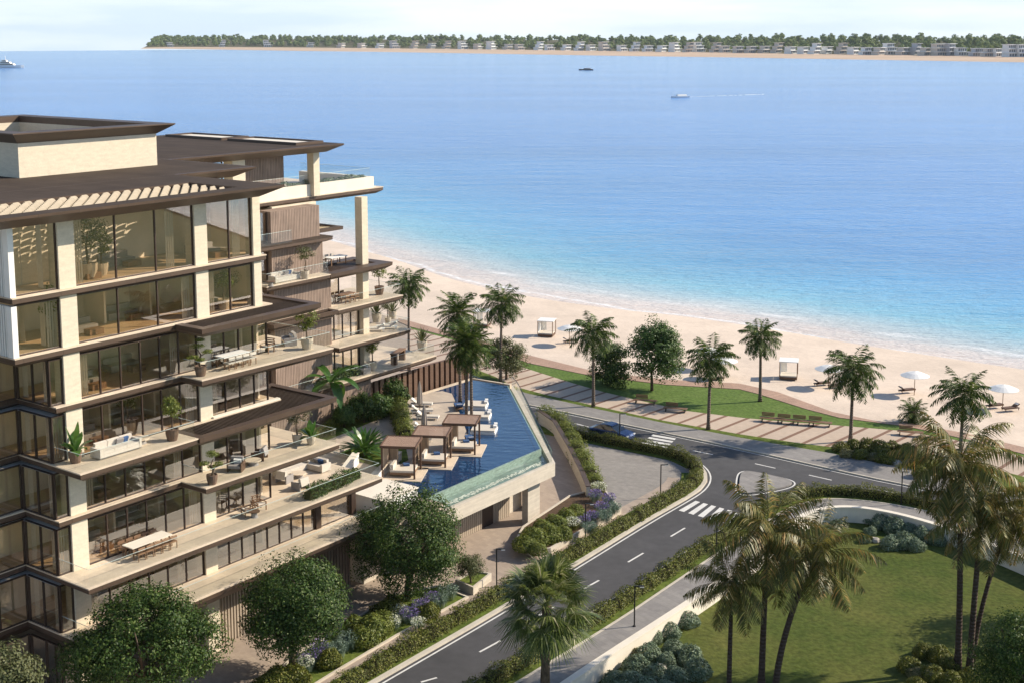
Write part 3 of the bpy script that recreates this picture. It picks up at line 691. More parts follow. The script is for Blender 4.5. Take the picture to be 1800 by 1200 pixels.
# --- interiors of block A: oak floors, back wall, partitions, curtains
for k in range(0, 7):
    z0, z1 = L[k], L[k+1]-.63
    mb = MB(); mb.add([(-13.8,3.6,z0+.012),(-.95,3.6,z0+.012),(-.95,.4,z0+.012),(15.9,.4,z0+.012),(15.9,5.4,z0+.012),(-13.8,5.4,z0+.012)], [(0,1,2,3,4,5)])
    mb.build('interior_floor', [M['oak']], BLD)
    mb = MB(); mb.box(-13.8, 16.0, 5.4, 5.6, z0+.02, z1); mb.box(15.95, 16.12, 1.2, 5.39, z0+.02, z1)
    for s_ in ((5.5, 9.0) if k % 2 else (3.2, 12.6)): mb.box(s_, s_+.15, 3.4, 5.38, z0+.02, z1)
    if k < 5: mb.box(-6.5, -6.35, 4.2, 5.38, z0+.02, z1)
    mb.build('partition_wall', [M['interior']], BLD)
    mb = MB(); zc = z1 - (.16 if k == 6 else .03); mb.add([(-13.8,3.6,zc),(-.9,3.6,zc),(-.9,.5,zc),(15.9,.5,zc),(15.9,5.35,zc),(-13.8,5.35,zc)], [(5,4,3,2,1,0)])
    if k < 6: mb.build('ceiling', [M['white']], BLD)
    mb = MB()
    for s_ in ([-.45, 9.3, 11.3] if k % 2 else [1.5, 8.2, 13.6]):
        for i in range(7): mb.cbox((s_+i*.085, .62+(i % 2)*.07, (z0+z1)/2+.02), (.1, .02, z1-z0-.1), R(35 if i % 2 else -35))
    for y_ in (.9, 2.9):
        for i in range(6): mb.cbox((-.45+(i % 2)*.06, y_+i*.08, (z0+z1)/2+.02), (.1, .02, z1-z0-.1), R(55 if i % 2 else 125))
    mb.build('curtain', [M['cloth']], BLD)
    mb = MB()
    for s_, y_ in ((3.0, 2.6), (7.2, 4.2), (12.8, 2.6)):      # low sofas and tables inside
        mb.cbox((s_, y_, z0+.24), (2.2, .9, .42), 0, 0); mb.cbox((s_, y_+.42, z0+.55), (2.2, .2, .5), 0, 0); mb.cbox((s_+.3, y_-1.1, z0+.2), (1., .6, .35), 0, 1)
    mb.build('interior_furniture', [M['cloth_grey'], M['teak']], BLD)
mb = MB(); mb.box(-2.8, 3.1, 2.9, 3.1, L[6]+.02, RZ-.8); mb.build('partition_wall', [M['cream']], BLD)
# --- wing M behind block A
mb = MB(); mb.box(-14, 20.5, 13.05, 18., .0, RZ-.8); mb.box(16.2, 20.5, 9.6, 13., L[5]-.3, RZ-.8); mb.build('wing_wall', [M['cream']], BLD)
slab([(16.2,-8.4),(22.6,-8.4),(22.6,-13),(16.2,-13)], L[5]-.05); slab([(16.2,-8.6),(21.5,-8.6),(21.5,-13),(16.2,-13)], L[6]-.05)
# --- block B
def bslab(s0, s1, t0, z, t1=-36., **k): return slab([(s0,t0),(s1,t0+.02),(s1,t1),(s0,t1)], z, **k)
bslab(33.2, 54.6, -17.4, L[1], -26.6); bslab(20.5, 46., -19.6, L[1]-.01, -36, name='floor_slab')
bslab(40.6, 50.4, -17.1, L[2], -24.); bslab(20.5, 40.58, -18.6, L[2], -36)
bslab(40.9, 49.7, -17.4, L[3], -24.); bslab(20.5, 40.9, -18.7, L[3], -36); 
pergola(33.0, 40.88, -17.4, -18.65, L[3]-.02, fr=.3)
bslab(32.4, 40.1, -17.5, L[4], -24.); bslab(20.5, 32.4, -18.5, L[4], -36)
pergola(40.12, 48.4, -17.5, -22.5, L[4]-.02, fr=1.1, lm='bronze')
bslab(29.0, 40.9, -17.9, L[5], -23., thick=.5, top='bronze_top'); bslab(20.5, 29., -18.5, L[5], -36)
pergola(36.2, 44.2, -19.75, -23.5, L[5]+.34, fr=.5, n=24, thick=.4, lm='cream')
bslab(28., 50.6, -20.5, L[6], -36.)
# walls
mb = MB(); mb.box(20.5, 31.2, 20.2, 35.5, 0, L[6]-.5); mb.box(20.5, 27.6, 21., 35.5, L[6], RZ-.8); mb.build('wall', [M['cream']], BLD)
mb = MB(); mb.box(31.2, 32.6, 19.9, 21., 0, RZ-.8); mb.box(27.6, 30.2, 21.6, 22.2, L[6], RZ-.8); mb.build('wall', [M['cream']], BLD)
def slatted(s0, s1, t, z0, z1, dep=1.5, m='wood'):
    mb = MB(); mb.box(s0, s1, -t+.06, -t+dep, z0, z1); x = s0; i = 0
    while x < s1-.05: mb.box(x, min(x+.15, s1), -t, -t+.055, z0, z1); x += .19
    mb.build('slat_wall', [M[m]], BLD)
zz = [L[0]] + L[1:7]
for k in range(0, 6):
    if k in (4,): continue
    slatted(34.4, 41.4 if k < 5 else 40.3, -18.75 if k < 4 else -18.9, L[k] if k != 3 else L[3], (L[k+1] if k != 3 else L[4])-.63)
slatted(34.4, 40.6, -18.9, L[4], L[5]-.52)
slatted(33.6, 38.4, -21.3, L[6], RZ-.8)
mb = MB(); mb.box(41.4, 44., 26.4, 26.6, L[1], L[6]-.5); mb.build('wall', [M['interior']], BLD)
for k in (1, 2): window(41.45, 45.9, -19.6, L[k], L[k+1]-.64, 4)
for k in (1, 2, 3, 4, 5): window(32.65, 34.35, -19.4, L[k], L[k+1]-.64, 2)
window(30.25, 33.5, -22., L[6], RZ-.8, 2)
window(41.45, 43.4, -19.7, L[3], L[4]-.64, 1)
mb = MB(); mb.box(36.0, 41.4, 20.4, 27., L[0], L[6]-.5); mb.build('wall', [M['cream']], BLD)
# base of block B: dark timber fins and stone
slatted(33.2, 46., -18.3, 0, L[0]+2.9, 1.2, 'wood')
mb = MB(); x = 24.6
while x < 33.: mb.box(x, x+.35, 17.6, 18.2, L[0]-.5, L[1]-.7); x += .8
mb.box(24.6, 33.2, 18.4, 18.6, 0, L[1]-.7); mb.build('fin_wall', [M['wood']], BLD)
# pale planter parapet of the top terrace
mb = MB(); mb.box(28.5, 49.4, 20.62, 21.0, L[6]+.002, L[6]+1.05); mb.box(48.9, 49.4, 21.0, 30., L[6]+.002, L[6]+1.05); mb.box(28.6, 50.0, 20.9, 24., L[6]+.002, L[6]+.05)
mb.build('parapet', [M['parapet']], BLD)
# --- glass balustrades along the slab edges
def rail(line, z, h=1.05, close=False):
    mb = MB(); pts = [Vector((s, -t, 0)) for s, t in line]
    for a, b in zip(pts, pts[1:]):
        n = max(1, round((b-a).length/1.5)); ang = math.atan2(b.y-a.y, b.x-a.x)
        for i in range(n):
            c = a.lerp(b, (i+.5)/n); ln = (b-a).length/n - .025
            mb.cbox((c.x, c.y, z+h/2), (ln, .018, h), ang); mb.cbox((c.x, c.y, z+h+.012), (ln, .024, .022), ang, 1)
    mb.build('balustrade', [M['rail'], M['edge']], BLD)
rail([(-.75,-3.2),(-.8,2.55),(23.5,2.84),(23.65,-4.15)], L[1]); rail([(-.75,-3.2),(-.78,2.3),(24.3,2.22)], L[0])
rail([(8.17,.2),(8.17,2.33),(19.53,2.53),(19.62,-4.)], L[2]); rail([(-.87,0.),(-.87,2.44),(7.3,2.46),(7.3,.0)], L[3])
rail([(8.5,.2),(8.5,1.9),(19.35,2.32),(19.42,-4.)], L[4])
rail([(33.4,-17.55),(54.4,-17.55),(54.4,-26.4),(46.5,-26.4)], L[1]); rail([(40.75,-17.25),(50.2,-17.25),(50.2,-23.8)], L[2])
rail([(41.,-17.55),(49.5,-17.55),(49.5,-23.8)], L[3]); rail([(32.55,-18.4),(32.55,-17.65),(39.95,-17.65),(39.95,-18.7)], L[4]); rail([(29.2,-18.05),(36.,-18.05)], L[5])
rail([(28.7,-20.8),(49.1,-20.8),(49.1,-30)], L[6]+1.05, .8)
# ================================================================== POOL PODIUM
DZ = 5.3
POD = thing('pool_podium', 'raised stone podium carrying the infinity pool and its deck', 'podium', (OX, OY, 0), BROT)
def pmesh(mb, name, m, parent=POD): return mb.build(name, m, parent)
# stone beam along the street side and the slanted pool side
beam = [(24.6,3.85),(44.15,3.85),(60.2,-11.6),(62.2,-13.7),(62.0,-18.6)]
mb = MB(); bl = [Vector((s, -t, 0)) for s, t in beam]; strip(mb, bl, .0, -.0, 3.75, 0) if False else None
strip(mb, bl, .45, 0, 3.75, 0, 4.9); pmesh(mb, 'beam', M['stone'])
# underside / ceiling and body
body = P([(24.6,.2),(41.3,.2),(45.0,-.2),(58.9,-13.9),(60.6,-15.4),(60.4,-18.5),(24.6,-18.5)])
mb = MB(); mb.prism(body, 0, 3.74); pmesh(mb, 'wall', M['stone'])
mb = MB(); mb.prism(P([(24.65,3.4),(44.0,3.4),(60.,-12.0),(61.7,-13.8),(61.55,-18.4),(24.65,-18.4)]), 3.76, 4.3); pmesh(mb, 'deck_slab', M['stone'])
# slatted doors under the beam, deep column, small grille
for s0, s1, t, m in ((30.2,38.7,.35,'wood_grey'),(40.3,42.6,.32,'wood_grey')):
    mb = MB(); x = s0
    while x < s1: mb.box(x, x+.2, -t, -t+.1, .02, 3.7); x += .26
    mb.box(s0, s1, -t+.1, -t+.14, .02, 3.7); pmesh(mb, 'slat_door', M[m])
mb = MB(); mb.box(38.75, 40.25, -.32, -.2, .02, 3.7); pmesh(mb, 'slat_door', M['frame'])
mb = MB(); mb.box(41.6, 43.3, -2.9, -2.3, 0, 3.75); pmesh(mb, 'column', M['stone'])
mb = MB(); mb.box(30.0, 30.5, -3.2, -.4, 0, 3.75); pmesh(mb, 'column', M['stone'])
mb = MB(); mb.box(44.6, 45.9, -.9, -.2, 0, 3.75); pmesh(mb, 'column', M['stone'])
mb = MB(); mb.box(43.6, 44.3, .1, .5, 1.6, 3.2); pmesh(mb, 'grille', M['frame'])
# gutter around the infinity edge: lower tiled tray, weir wall, glass screen
wat = [(30.2,1.38),(45.59,1.3),(60.71,-13.35),(60.48,-17.6),(54.4,-17.8),(55.3,-17.2),(55.08,-15.86),(53.44,-14.19),(43.3,-4.3),(42.2,-3.5),(30.2,-3.4)]
edge = [Vector((s, -t, 0)) for s, t in wat[:3]]
mb = MB(); strip(mb, edge, .12, -.12, 4.3, 0, DZ-.03)
for i in range(1): pass
pmesh(mb, 'weir', M['tile'])
eo = [Vector((s, -t, 0)) for s, t in ((30.2,3.38),(43.95,3.38),(60.4,-12.0))]
mb = MB()
for a, b, c, d in zip(edge, edge[1:], eo, eo[1:]): mb.add([(*a[:2],4.55),(*b[:2],4.55),(*d[:2],4.55),(*c[:2],4.55)], [(3,2,1,0)])
gm = mat('gutter_water', (.16,.235,.20), .12, .5, noise=[((.5,.5,1),.25),(3,.15)], bump=(2.5,.4,.05)); pmesh(mb, 'gutter', gm)
mb = MB()   # white water falling over the weir, lying on the gutter in a foamy streak
for a, b, c, d in zip(edge[:1], edge[1:2], eo, eo[1:]):
    n = 60
    for i in range(n):
        for k in range(2):
            t0, t1 = i/n, (i+rnd.uniform(.5,1.1))/n; w0 = .42 + rnd.uniform(-.08,.08); w1 = w0 + rnd.uniform(.06,.16)
            p = lambda t, w: (*a.lerp(b, t).lerp(c.lerp(d, t), w)[:2], 4.556+k*.002)
            mb.add([p(t0,w0), p(t1,w0), p(t1,w1), p(t0,w1)], [(3,2,1,0)])
pmesh(mb, 'foam_streak', mat('foam', (.62,.64,.54), .8, .2, noise=[(4,.2)]))
mb = MB(); rl = [Vector((s, -t, 0)) for s, t in ((30.4,3.62),(44.05,3.62),(60.3,-11.75),(62.0,-13.7))]
for a, b in zip(rl, rl[1:]):
    n = max(1, round((b-a).length/1.8)); ang = math.atan2(b.y-a.y, b.x-a.x)
    for i in range(n):
        c = a.lerp(b, (i+.5)/n); mb.cbox((c.x, c.y, 5.42), ((b-a).length/n-.02, .02, 1.02), ang)
pmesh(mb, 'glass_screen', M['rail'])
mb = MB(); strip(mb, rl[1:], .03, -.03, 5.935, 0, 5.96); pmesh(mb, 'handrail', M['black'])
mb = MB(); strip(mb, [Vector((s,-t,0)) for s, t in ((61.0,-13.2),(60.75,-17.75),(53.,-18.0))], .0, -.32, 4.9, 0, DZ+.06); pmesh(mb, 'coping', M['stone_floor'])
# pool water
pm = bpy.data.materials.new('pool_water'); pm.use_nodes = True; nt = pm.node_tree; b = nt.nodes['Principled BSDF']
b.inputs['Base Color'].default_value = (.007,.036,.10,1); b.inputs['Roughness'].default_value = .04; b.inputs['Specular IOR Level'].default_value = .8
tc = nt.nodes.new('ShaderNodeTexCoord'); nz = nt.nodes.new('ShaderNodeTexNoise'); nz.inputs['Scale'].default_value = .8; nz.inputs['Detail'].default_value = 3
mp = nt.nodes.new('ShaderNodeMapping'); mp.inputs['Scale'].default_value = (1,1.9,1); mp.inputs['Rotation'].default_value[2] = BROT
nt.links.new(tc.outputs['Object'], mp.inputs[0]); nt.links.new(mp.outputs[0], nz.inputs['Vector'])
bp = nt.nodes.new('ShaderNodeBump'); bp.inputs['Strength'].default_value = .4; bp.inputs['Distance'].default_value = .12; nt.links.new(nz.outputs[0], bp.inputs['Height']); nt.links.new(bp.outputs[0], b.inputs['Normal'])
mb = MB(); mb.prism([W(p[0], -p[1])[:2] for p in P(wat)], 4.6, DZ-.02); st('pool_water', mb, pm, 'deep blue infinity pool')
# deck
deck = [(24.65,3.3),(30.15,3.3),(30.15,-3.42),(42.2,-3.52),(43.28,-4.34),(53.4,-14.22),(55.05,-15.88),(55.25,-17.25),(54.3,-17.85),(24.65,-18.3)]
DK = brick(mat('deck_stone', (.50,.42,.335), .7, .3, noise=[(.3,.08),(4,.05)]), 1.2, .6, .014, .82, BROT)
mb = MB(); mb.prism(ccw([W(s, t)[:2] for s, t in deck]), 4.31, DZ); st('pool_deck', mb, DK, 'pale stone deck beside the pool')
def dpoly(name, pts, z, m, label): 
    mb = MB(); mb.sheet(ccw([W(s, t)[:2] for s, t in pts]), z); return st(name, mb, m, label)
dpoly('lawn', [(33.8,-8.5),(34.5,-11.6),(39.,-10.5),(39.2,-8.2),(36.5,-5.6),(33.5,-5.2)], DZ+.008, M['verge'], 'small lawn around the big deck plant')
dpoly('planting_bed', [(24.8,-15.2),(33,-14.6),(41,-15.3),(48.0,-16.2),(51.,-17.9),(24.8,-18.2)], DZ+.012, M['verge'], 'grassy bed along the timber wall')
# cabana platforms and cabanas
def cabana(loc, rz, label):
    t = thing('cabana', label, 'cabana', loc, rz, 'cabanas at the pool edge')
    mb = MB(); mb.box(-1.75,1.9,-1.8,1.7,-.28,.04); mb.build('platform', M['stone_floor'], t)
    for x in (-1.3,1.3):
        for y in (-1.3,1.3): MB().box(x-.07,x+.07,y-.07,y+.07,.04,2.52).build('post', M['dark_teak'], t)
    mb = MB(); mb.box(-1.45,1.45,-1.45,-1.37,2.52,2.72); mb.box(-1.45,1.45,1.37,1.45,2.52,2.72); mb.box(-1.45,-1.37,-1.37,1.37,2.52,2.72); mb.box(1.37,1.45,-1.37,1.37,2.52,2.72)
    rf = mb.build('roof_frame', M['dark_teak'], t)
    mb = MB(); x = -1.36
    while x < 1.34: mb.cbox((x+.05,0,2.66), (.10,2.72,.03), 0, 0, R(-18)); x += .115
    mb.build('roof_slats', M['cabana_slat'], rf)
    mb = MB(); mb.box(-.75,1.15,-.95,.75,.2,.42); mb.box(-.75,1.15,-.95,.75,.42,.58,1); mb.cbox((-.62,-.1,.78),(.22,1.5,.4),0,1); mb.build('daybed', [M['teak'], M['cloth']], t)
    mb = MB(); mb.cbox((.3,.45,.66),(.5,.5,.16),.3); mb.build('cushion', M['blue_towel'], t)
    for x, y, dx, dy in ((-1.28,0,.03,2.1),(-.9,1.28,.75,.03)):
        mb = MB(); n = 12
        for i in range(n):
            if dx < dy: mb.cbox((x+(i%2)*.05, y-dy/2+dy*(i+.5)/n, 1.28), (.025, dy/n*1.1, 2.4), R(12 if i % 2 else -12))
            else: mb.cbox((x-dx/2+dx*(i+.5)/n, y+(i%2)*.05, 1.28), (dx/n*1.1, .025, 2.4), R(12 if i % 2 else -12))
        mb.build('curtain', mat_curtain, t)
    return t
mat_curtain = mat('sheer_curtain', (.42,.33,.25), .9, .1, noise=[((20,20,.4),.15)])
for (px, py), lb in (((706,832),'nearest brown slatted cabana, half hidden by the big street tree'),((760,812),'middle brown slatted cabana at the pool edge'),((812,790),'farthest brown slatted cabana, with water on two sides')):
    x, y, _ = G(px, py, DZ); cabana((x, y, DZ), R(-7), lb)
# white in-water daybeds
def daybed(loc, rz, label):
    t = thing('pool_daybed', label, 'daybed', loc, rz, 'white daybeds standing in the pool')
    mb = MB(); mb.box(-1.1,1.1,-1.0,1.0,-.3,.18); mb.build('base', M['white'], t)
    mb = MB(); mb.box(-1.05,1.05,-.95,.95,.182,.34); mb.build('mattress', M['cloth'], t)
    mb = MB(); mb.cbox((.95,.75,.46),(.3,.5,.2),.2); mb.cbox((.95,.2,.44),(.3,.5,.18),.1); mb.build('pillow', M['white'], t)
for (px, py), lb in (((836,714),'farthest white daybed in the pool, behind the palm trunks'),((841,733),'middle white daybed in the pool'),((851,757),'white daybed in the pool next to the far cabana')):
    x, y, _ = G(px, py, DZ); daybed((x, y, DZ-.0), R(-7), lb)
# white low walls and tub between the street terraces and the deck
def white_wall(pts, h, w, label, z=DZ):
    t = thing('garden_wall', label, 'low wall'); mb = MB(); strip(mb, [Vector(W(s, t_)) for s, t_ in pts], w/2, -w/2, z-.2, 0, z+h-.06); mb.build('wall', M['white'], t)
    mb = MB(); strip(mb, [Vector(W(s, t_)) for s, t_ in pts], w/2+.05, -w/2-.05, z+h-.058, 0, z+h); mb.build('coping', M['parapet'], t)
white_wall([(29.2,-6.2),(33.4,-8.6)], .9, .5, 'white garden wall beside the deck lawn, running towards the cabanas')
white_wall([(30.2,-3.9),(36.2,-6.4)], .7, .5, 'white garden wall behind the nearest cabana')
white_wall([(26.2,-4.2),(29.0,-6.0)], .9, .5, 'short white garden wall near the corner of the street terrace')
t = thing('garden_plinth', 'large white block at the end of the lowest street terrace', 'plinth', W(27.,.2,5.3), BROT)
MB().box(-1.9, 1.9, -1.6, 1.6, -.1, 1.2).build('wall', M['white'], t); MB().box(-1.96, 1.96, -1.66, 1.66, 1.202, 1.29).build('coping', M['parapet'], t)
# ================================================================== PLANTS
def frond_quads(Ln, elev, droop, npair, ll, lw, az, c, twist=0., hang=.5, rw=.02, lean=None):
    """one pinnate frond: arching rachis with rhomb leaflets on both sides"""
    out = []; n = npair
    ts = np.linspace(0, 1, n+1)
    pts = []; e = elev; p = np.zeros(3)
    for i in range(n+1):
        pts.append(p.copy()); e = elev - droop*ts[i]**1.25
        p = p + np.array([math.cos(e), 0, math.sin(e)])*Ln/n
    pts = np.array(pts); sd = np.array([0, 1., 0])
    for i in range(1, n+1):
        t = ts[i]; d = pts[i]-pts[i-1]; d /= np.linalg.norm(d); up = np.cross(d, sd); up = -up if up[2] < 0 else up
        k = ll*(.45+.75*math.sin(math.pi*min(1,(t*.92+.06)))**.7)*(1 if t < .8 else 1-.45*(t-.8)/.2)
        for sgn in (-1, 1):
            if i < 2 and n > 8: continue
            ldir = sd*sgn*(.78) + d*.55 + up*(.22-hang*RNG.uniform(.6,1.5)); ldir /= np.linalg.norm(ldir)
            kk = k*RNG.uniform(.85,1.12); base = pts[i]+d*RNG.uniform(-.4,.4)*Ln/n; mid = base+ldir*kk*.45; tip = base+ldir*kk + np.array([0,0,-kk*.28*hang*1.5])
            wv = np.cross(ldir, up*.6+sd*sgn*.4); wv = wv/(np.linalg.norm(wv)+1e-6)*lw*.5
            out += [base, mid+wv, tip, mid-wv]
        w = rw*(1.2-t); out += [pts[i-1]-sd*w, pts[i-1]+sd*w, pts[i]+sd*w, pts[i]-sd*w]
        w2 = up*w*.8; out += [pts[i-1]-w2, pts[i-1]+w2, pts[i]+w2, pts[i]-w2]
    out = np.array(out); ct, sn = math.cos(twist), math.sin(twist)
    y = out[:,1]*ct - out[:,2]*0; out = out.copy(); out[:,2] += out[:,1]*sn*.5
    ca, sa = math.cos(az), math.sin(az)
    X = out[:,0]*ca-out[:,1]*sa; Y = out[:,0]*sa+out[:,1]*ca
    return np.stack([X+c[0], Y+c[1], out[:,2]+c[2]], 1)
def palm_crown(n, Ln, npair, ll, lw, hi=80, lo=-40, droop=(60,100), hang=.5, seed=1, rw=.02):
    rr = random.Random(seed); out = []
    for i in range(n):
        f = (i+.5)/n; el = R(hi+(lo-hi)*f**1.05+rr.uniform(-8,8)); az = i*2.39996+rr.uniform(-.25,.25)
        l = Ln*rr.uniform(.85,1.1)*(1-.12*abs(f-.5)); out.append(frond_quads(l, el, R(rr.uniform(*droop))*(1-.35*f), npair, ll, lw, az, (.12*math.cos(az), .12*math.sin(az), -.25*f), rr.uniform(-.5,.5), hang, rw))
    return np.concatenate(out)
def trunk_mb(pts, r0, r1, n=8, flare=1.35):
    mb = MB(); k = len(pts); rad = [(r0+(r1-r0)*i/(k-1)) for i in range(k)]; rad[0] *= flare; mb.tube(pts, rad, n); return mb
CROWN = {}
def crown_mesh(kind):
    if kind not in CROWN:
        if kind.startswith('royal'): V = palm_crown(40, 3.0, 22, .82, .105, 84, -48, (62,105), .55, int(kind[-1]))
        elif kind.startswith('coco'): V = palm_crown(27, 3.85, 50, .80, .07, 80, -45, (55,105), .75, int(kind[-1]), .03)
        elif kind.startswith('date'): V = palm_crown(44, 2.3, 24, .56, .07, 86, -55, (50,95), .35, int(kind[-1]))
        m = {'r':'palm_leaf','c':'coco_leaf','d':'palm_leaf'}[kind[0]]
        CROWN[kind] = quads_mesh('crown', V, M[m])
    return CROWN[kind]
def palm(base, h, label, kind='royal1', r=(.17,.12), rz=0., sc=1., bend=(0,0), bark='palm_bark', group=None, dead=0, name='palm_tree'):
    t = thing(name, label, 'palm tree', base, 0, group)
    pts = [(bend[0]*(f**1.7), bend[1]*(f**1.7), h*f) for f in [i/9 for i in range(10)]]
    trunk_mb(pts, *r).build('trunk', M[bark], t, smooth=True)
    c = link('crown', crown_mesh(kind), t, (bend[0], bend[1], h), rz, sc)
    if bark == 'palm_bark':
        mb = MB(); mb.tube([(bend[0],bend[1],h-1.0),(bend[0],bend[1],h-.4),(bend[0],bend[1],h+.05)], [.12,.16,.10], 8); mb.build('crownshaft', M['leaf_olive'], t, smooth=True)
    if dead:
        V = np.concatenate([frond_quads(2.6*sc, R(-50-14*i), R(50), 26, .6, .05, 1.3+2.1*i+rz, (bend[0], bend[1], h-.3), 0, .9) for i in range(dead)])
        link('dry_frond', quads_mesh('dry_frond', V, M['dead_leaf']), t)
    return t
def px_h(bx, by, top_y, z=0.):
    """height (m) above level z of something standing at pixel (bx,by) whose top is seen at top_y"""
    x, y, _ = G(bx, by, z); lo_, hi_ = z, 60.
    for _ in range(50):
        m = (lo_+hi_)/2; f = y*cP-(m-H)*sP; u = y*sP+(m-H)*cP
        if CY-F*u/f > top_y: lo_ = m
        else: hi_ = m
    return lo_-z
# royal palms along the promenade: base pixel, crown-centre pixel height, crown scale
for i, (bx, by, cy, k, s_, lb) in enumerate([
    (719,650,500,1,.95,'leftmost tall promenade palm, seen above the sea-end terraces'),
    (880,672,532,2,1.0,'tall slender palm beside the small bushy tree at the pool corner'),
    (1043,715,585,3,.98,'promenade palm just left of the pair of round park trees'),
    (1245,755,628,1,.98,'promenade palm right of the pair of park trees, by the grass strip'),
    (1336,705,592,2,.9,'slim palm standing in the upper edge of the promenade lawn'),
    (1495,775,650,3,1.08,'promenade palm between the double benches and the shrub bed'),
    (1688,800,693,1,1.08,'rightmost promenade palm, behind the tall street palms')]):
    palm(G(bx, by), px_h(bx, by, cy), lb, 'royal%d' % k, (.19,.12), i*1.7, s_, (rnd.uniform(-.2,.2), 0), group='tall palms along the promenade')
t = palm(G(1603,741), px_h(1603,741,722), 'short stubby palm on the sand by the boardwalk', 'date4', (.32,.26), .4, .8, bark='bark', name='stubby_palm')
# three deck palms
for i, (bx, by, cy, k, s_, lb) in enumerate([(809,705,548,5,1.0,'deck palm standing farthest back of the close trio by the pool'),(820,743,598,6,.95,'deck palm of the trio with its trunk in the middle'),(829,744,612,7,.95,'deck palm of the trio standing closest to the water')]):
    palm(G(bx, by, DZ), px_h(bx, by, cy, DZ), lb, 'date%d' % k, (.16,.13), i*2., s_*1.15, (rnd.uniform(-.3,.1), .2*i), 'palm_bark', 'three palms on the pool deck')
# tall dark coconut palms in the foreground
for i, (bx, by, z, tx, cy, s_, k, lb, dd) in enumerate([
    (1281,1218,-1.2,1287,1022,.86,1,'shorter dark palm leaning over the park pavement, left of the foreground trio',1),
    (1338,1212,-1.2,1352,935,1.2,2,'big straight palm in the middle of the foreground trio on the lawn',1),
    (1362,1222,-1.2,1432,968,1.08,3,'slanting palm leaning right in the foreground trio on the lawn',2),
    (1683,1178,-1.2,1690,812,1.22,4,'tallest dark palm at the right edge of the lawn',1),
    (1704,1182,-1.2,1728,898,1.1,5,'curved dark palm standing behind the tallest one at the right edge',2),
    (1709,1172,-1.2,1778,905,.9,1,'thin leaning palm at the far right, with drooping dry fronds',2)]):
    b = G(bx, by, z); h = px_h(bx, by, cy, z)
    dpt = (b[1]*cP-(z+h-H)*sP); dx = (tx-CX)*dpt/F - b[0]
    palm(b, h, lb, 'coco%d' % k, (.22,.14) if s_ > 1 else (.17,.11), i*1.3, s_, (dx, rnd.uniform(-.4,.4)), 'coco_bark', 'tall dark palms around the lawn', dd, 'coconut_palm')
# fan palm in front of the street
def fan_crown(n, seed, pet=1.25, bl=1.0):
    rr = random.Random(seed); out = []
    for i in range(n):
        f = (i+.5)/n; el = R(82-128*f+rr.uniform(-8,8)); az = i*2.39996; d = np.array([math.cos(el)*math.cos(az), math.cos(el)*math.sin(az), math.sin(el)])
        s = np.array([-math.sin(az), math.cos(az), 0]); u = np.cross(d, s); b = d*pet*rr.uniform(.75,1.1); b[2] -= .12*f
        w = s*.018; out += [-w, w, b+w, b-w]
        for j in range(34):
            a = R(-125+250*j/33); ld = d*math.cos(a)*.9+s*math.sin(a)+u*(.18-.30*abs(math.sin(a))); ld /= np.linalg.norm(ld)
            k = bl*(.75+.35*math.cos(a))*rr.uniform(.9,1.1); wv = np.cross(ld, u); wv /= np.linalg.norm(wv)+1e-6; wv *= .033
            m_ = b+ld*k*.5; tip = b+ld*k+np.array([0,0,-.26*k*rr.uniform(.6,1.5)]); out += [b, m_+wv, tip, m_-wv]
    return np.array(out)
bx, by = 958, 1225; bb = G(bx, by); h = px_h(bx, by, 1063)
t = thing('fan_palm', 'fan palm with feathery round blades and a thick trunk in front of the street', 'palm tree', bb)
trunk_mb([(0,0,0),(.02,0,h*.4),(.05,0,h*.75),(.1,.02,h)], .25, .31).build('trunk', mat_fan := mat('shaggy_trunk', (.115,.085,.06), .95, .1, noise=[((9,9,3),.45)], bump=((9,9,4),1.,.08)), t, smooth=True)
link('crown', quads_mesh('crown', fan_crown(66, 3), M['fan_leaf']), t, (.1,.02,h), 0, 1.55)
# broad-leaved trees
def tree(base, h, rad, label, leafm, n_clump, per, size, name='leafy_tree', group=None, cz=None, cr=.9, trunk_r=.22, seed=0, cat='tree', forks=6):
    t = thing(name, label, cat, base, 0, group); rr = random.Random(seed+5)
    cz = cz or h-rad[2]; mb = MB()
    tw = (rr.uniform(-.2,.2), rr.uniform(-.2,.2)); fk = cz-rad[2]*.55
    mb.tube([(0,0,-.1),(tw[0]*.3,tw[1]*.3,fk*.5),(tw[0],tw[1],fk),(tw[0]*1.2,tw[1]*1.2,cz)], [trunk_r*1.3,trunk_r,trunk_r*.85,trunk_r*.4], 8)
    for i in range(forks):
        a = i*2.4; e = Vector((math.cos(a)*rad[0]*.62, math.sin(a)*rad[1]*.62, cz+rad[2]*rr.uniform(-.25,.5))); s = Vector((tw[0],tw[1],fk*rr.uniform(.75,1.)))
        m_ = s.lerp(e, .5)+Vector((0,0,.3)); mb.tube([s, m_, e], [trunk_r*.5, trunk_r*.33, trunk_r*.12], 6)
    mb.build('trunk', M['bark'], t, smooth=True)
    V = clumpy(n_clump, per, rad, (0,0,cz), cr, size)
    link('crown', quads_mesh('crown', V, M[leafm]), t); return t
def tree_px(bx, by, ctr, wpx, hpx, label, leafm, z=0., **k):
    """crown given by its pixel centre and pixel size"""
    k['n_clump'] = int(k['n_clump']*1.15); k['size'] *= 1.1; k['per'] = int(k['per']*1.2); b = G(bx, by, z); h = px_h(bx, by, ctr[1], z); sc = b[1]/F
    return tree(b, 0, (wpx*sc*.5*1.1, wpx*sc*.5*1.1, hpx*sc*.5*1.1), label, leafm, cz=h, **k)
tree_px(716,1056,(713,948),205,225,'largest round dark tree, in the street flower bed by the building','leaf_tree',n_clump=230,per=105,size=.17,cr=.85,seed=1,trunk_r=.24)
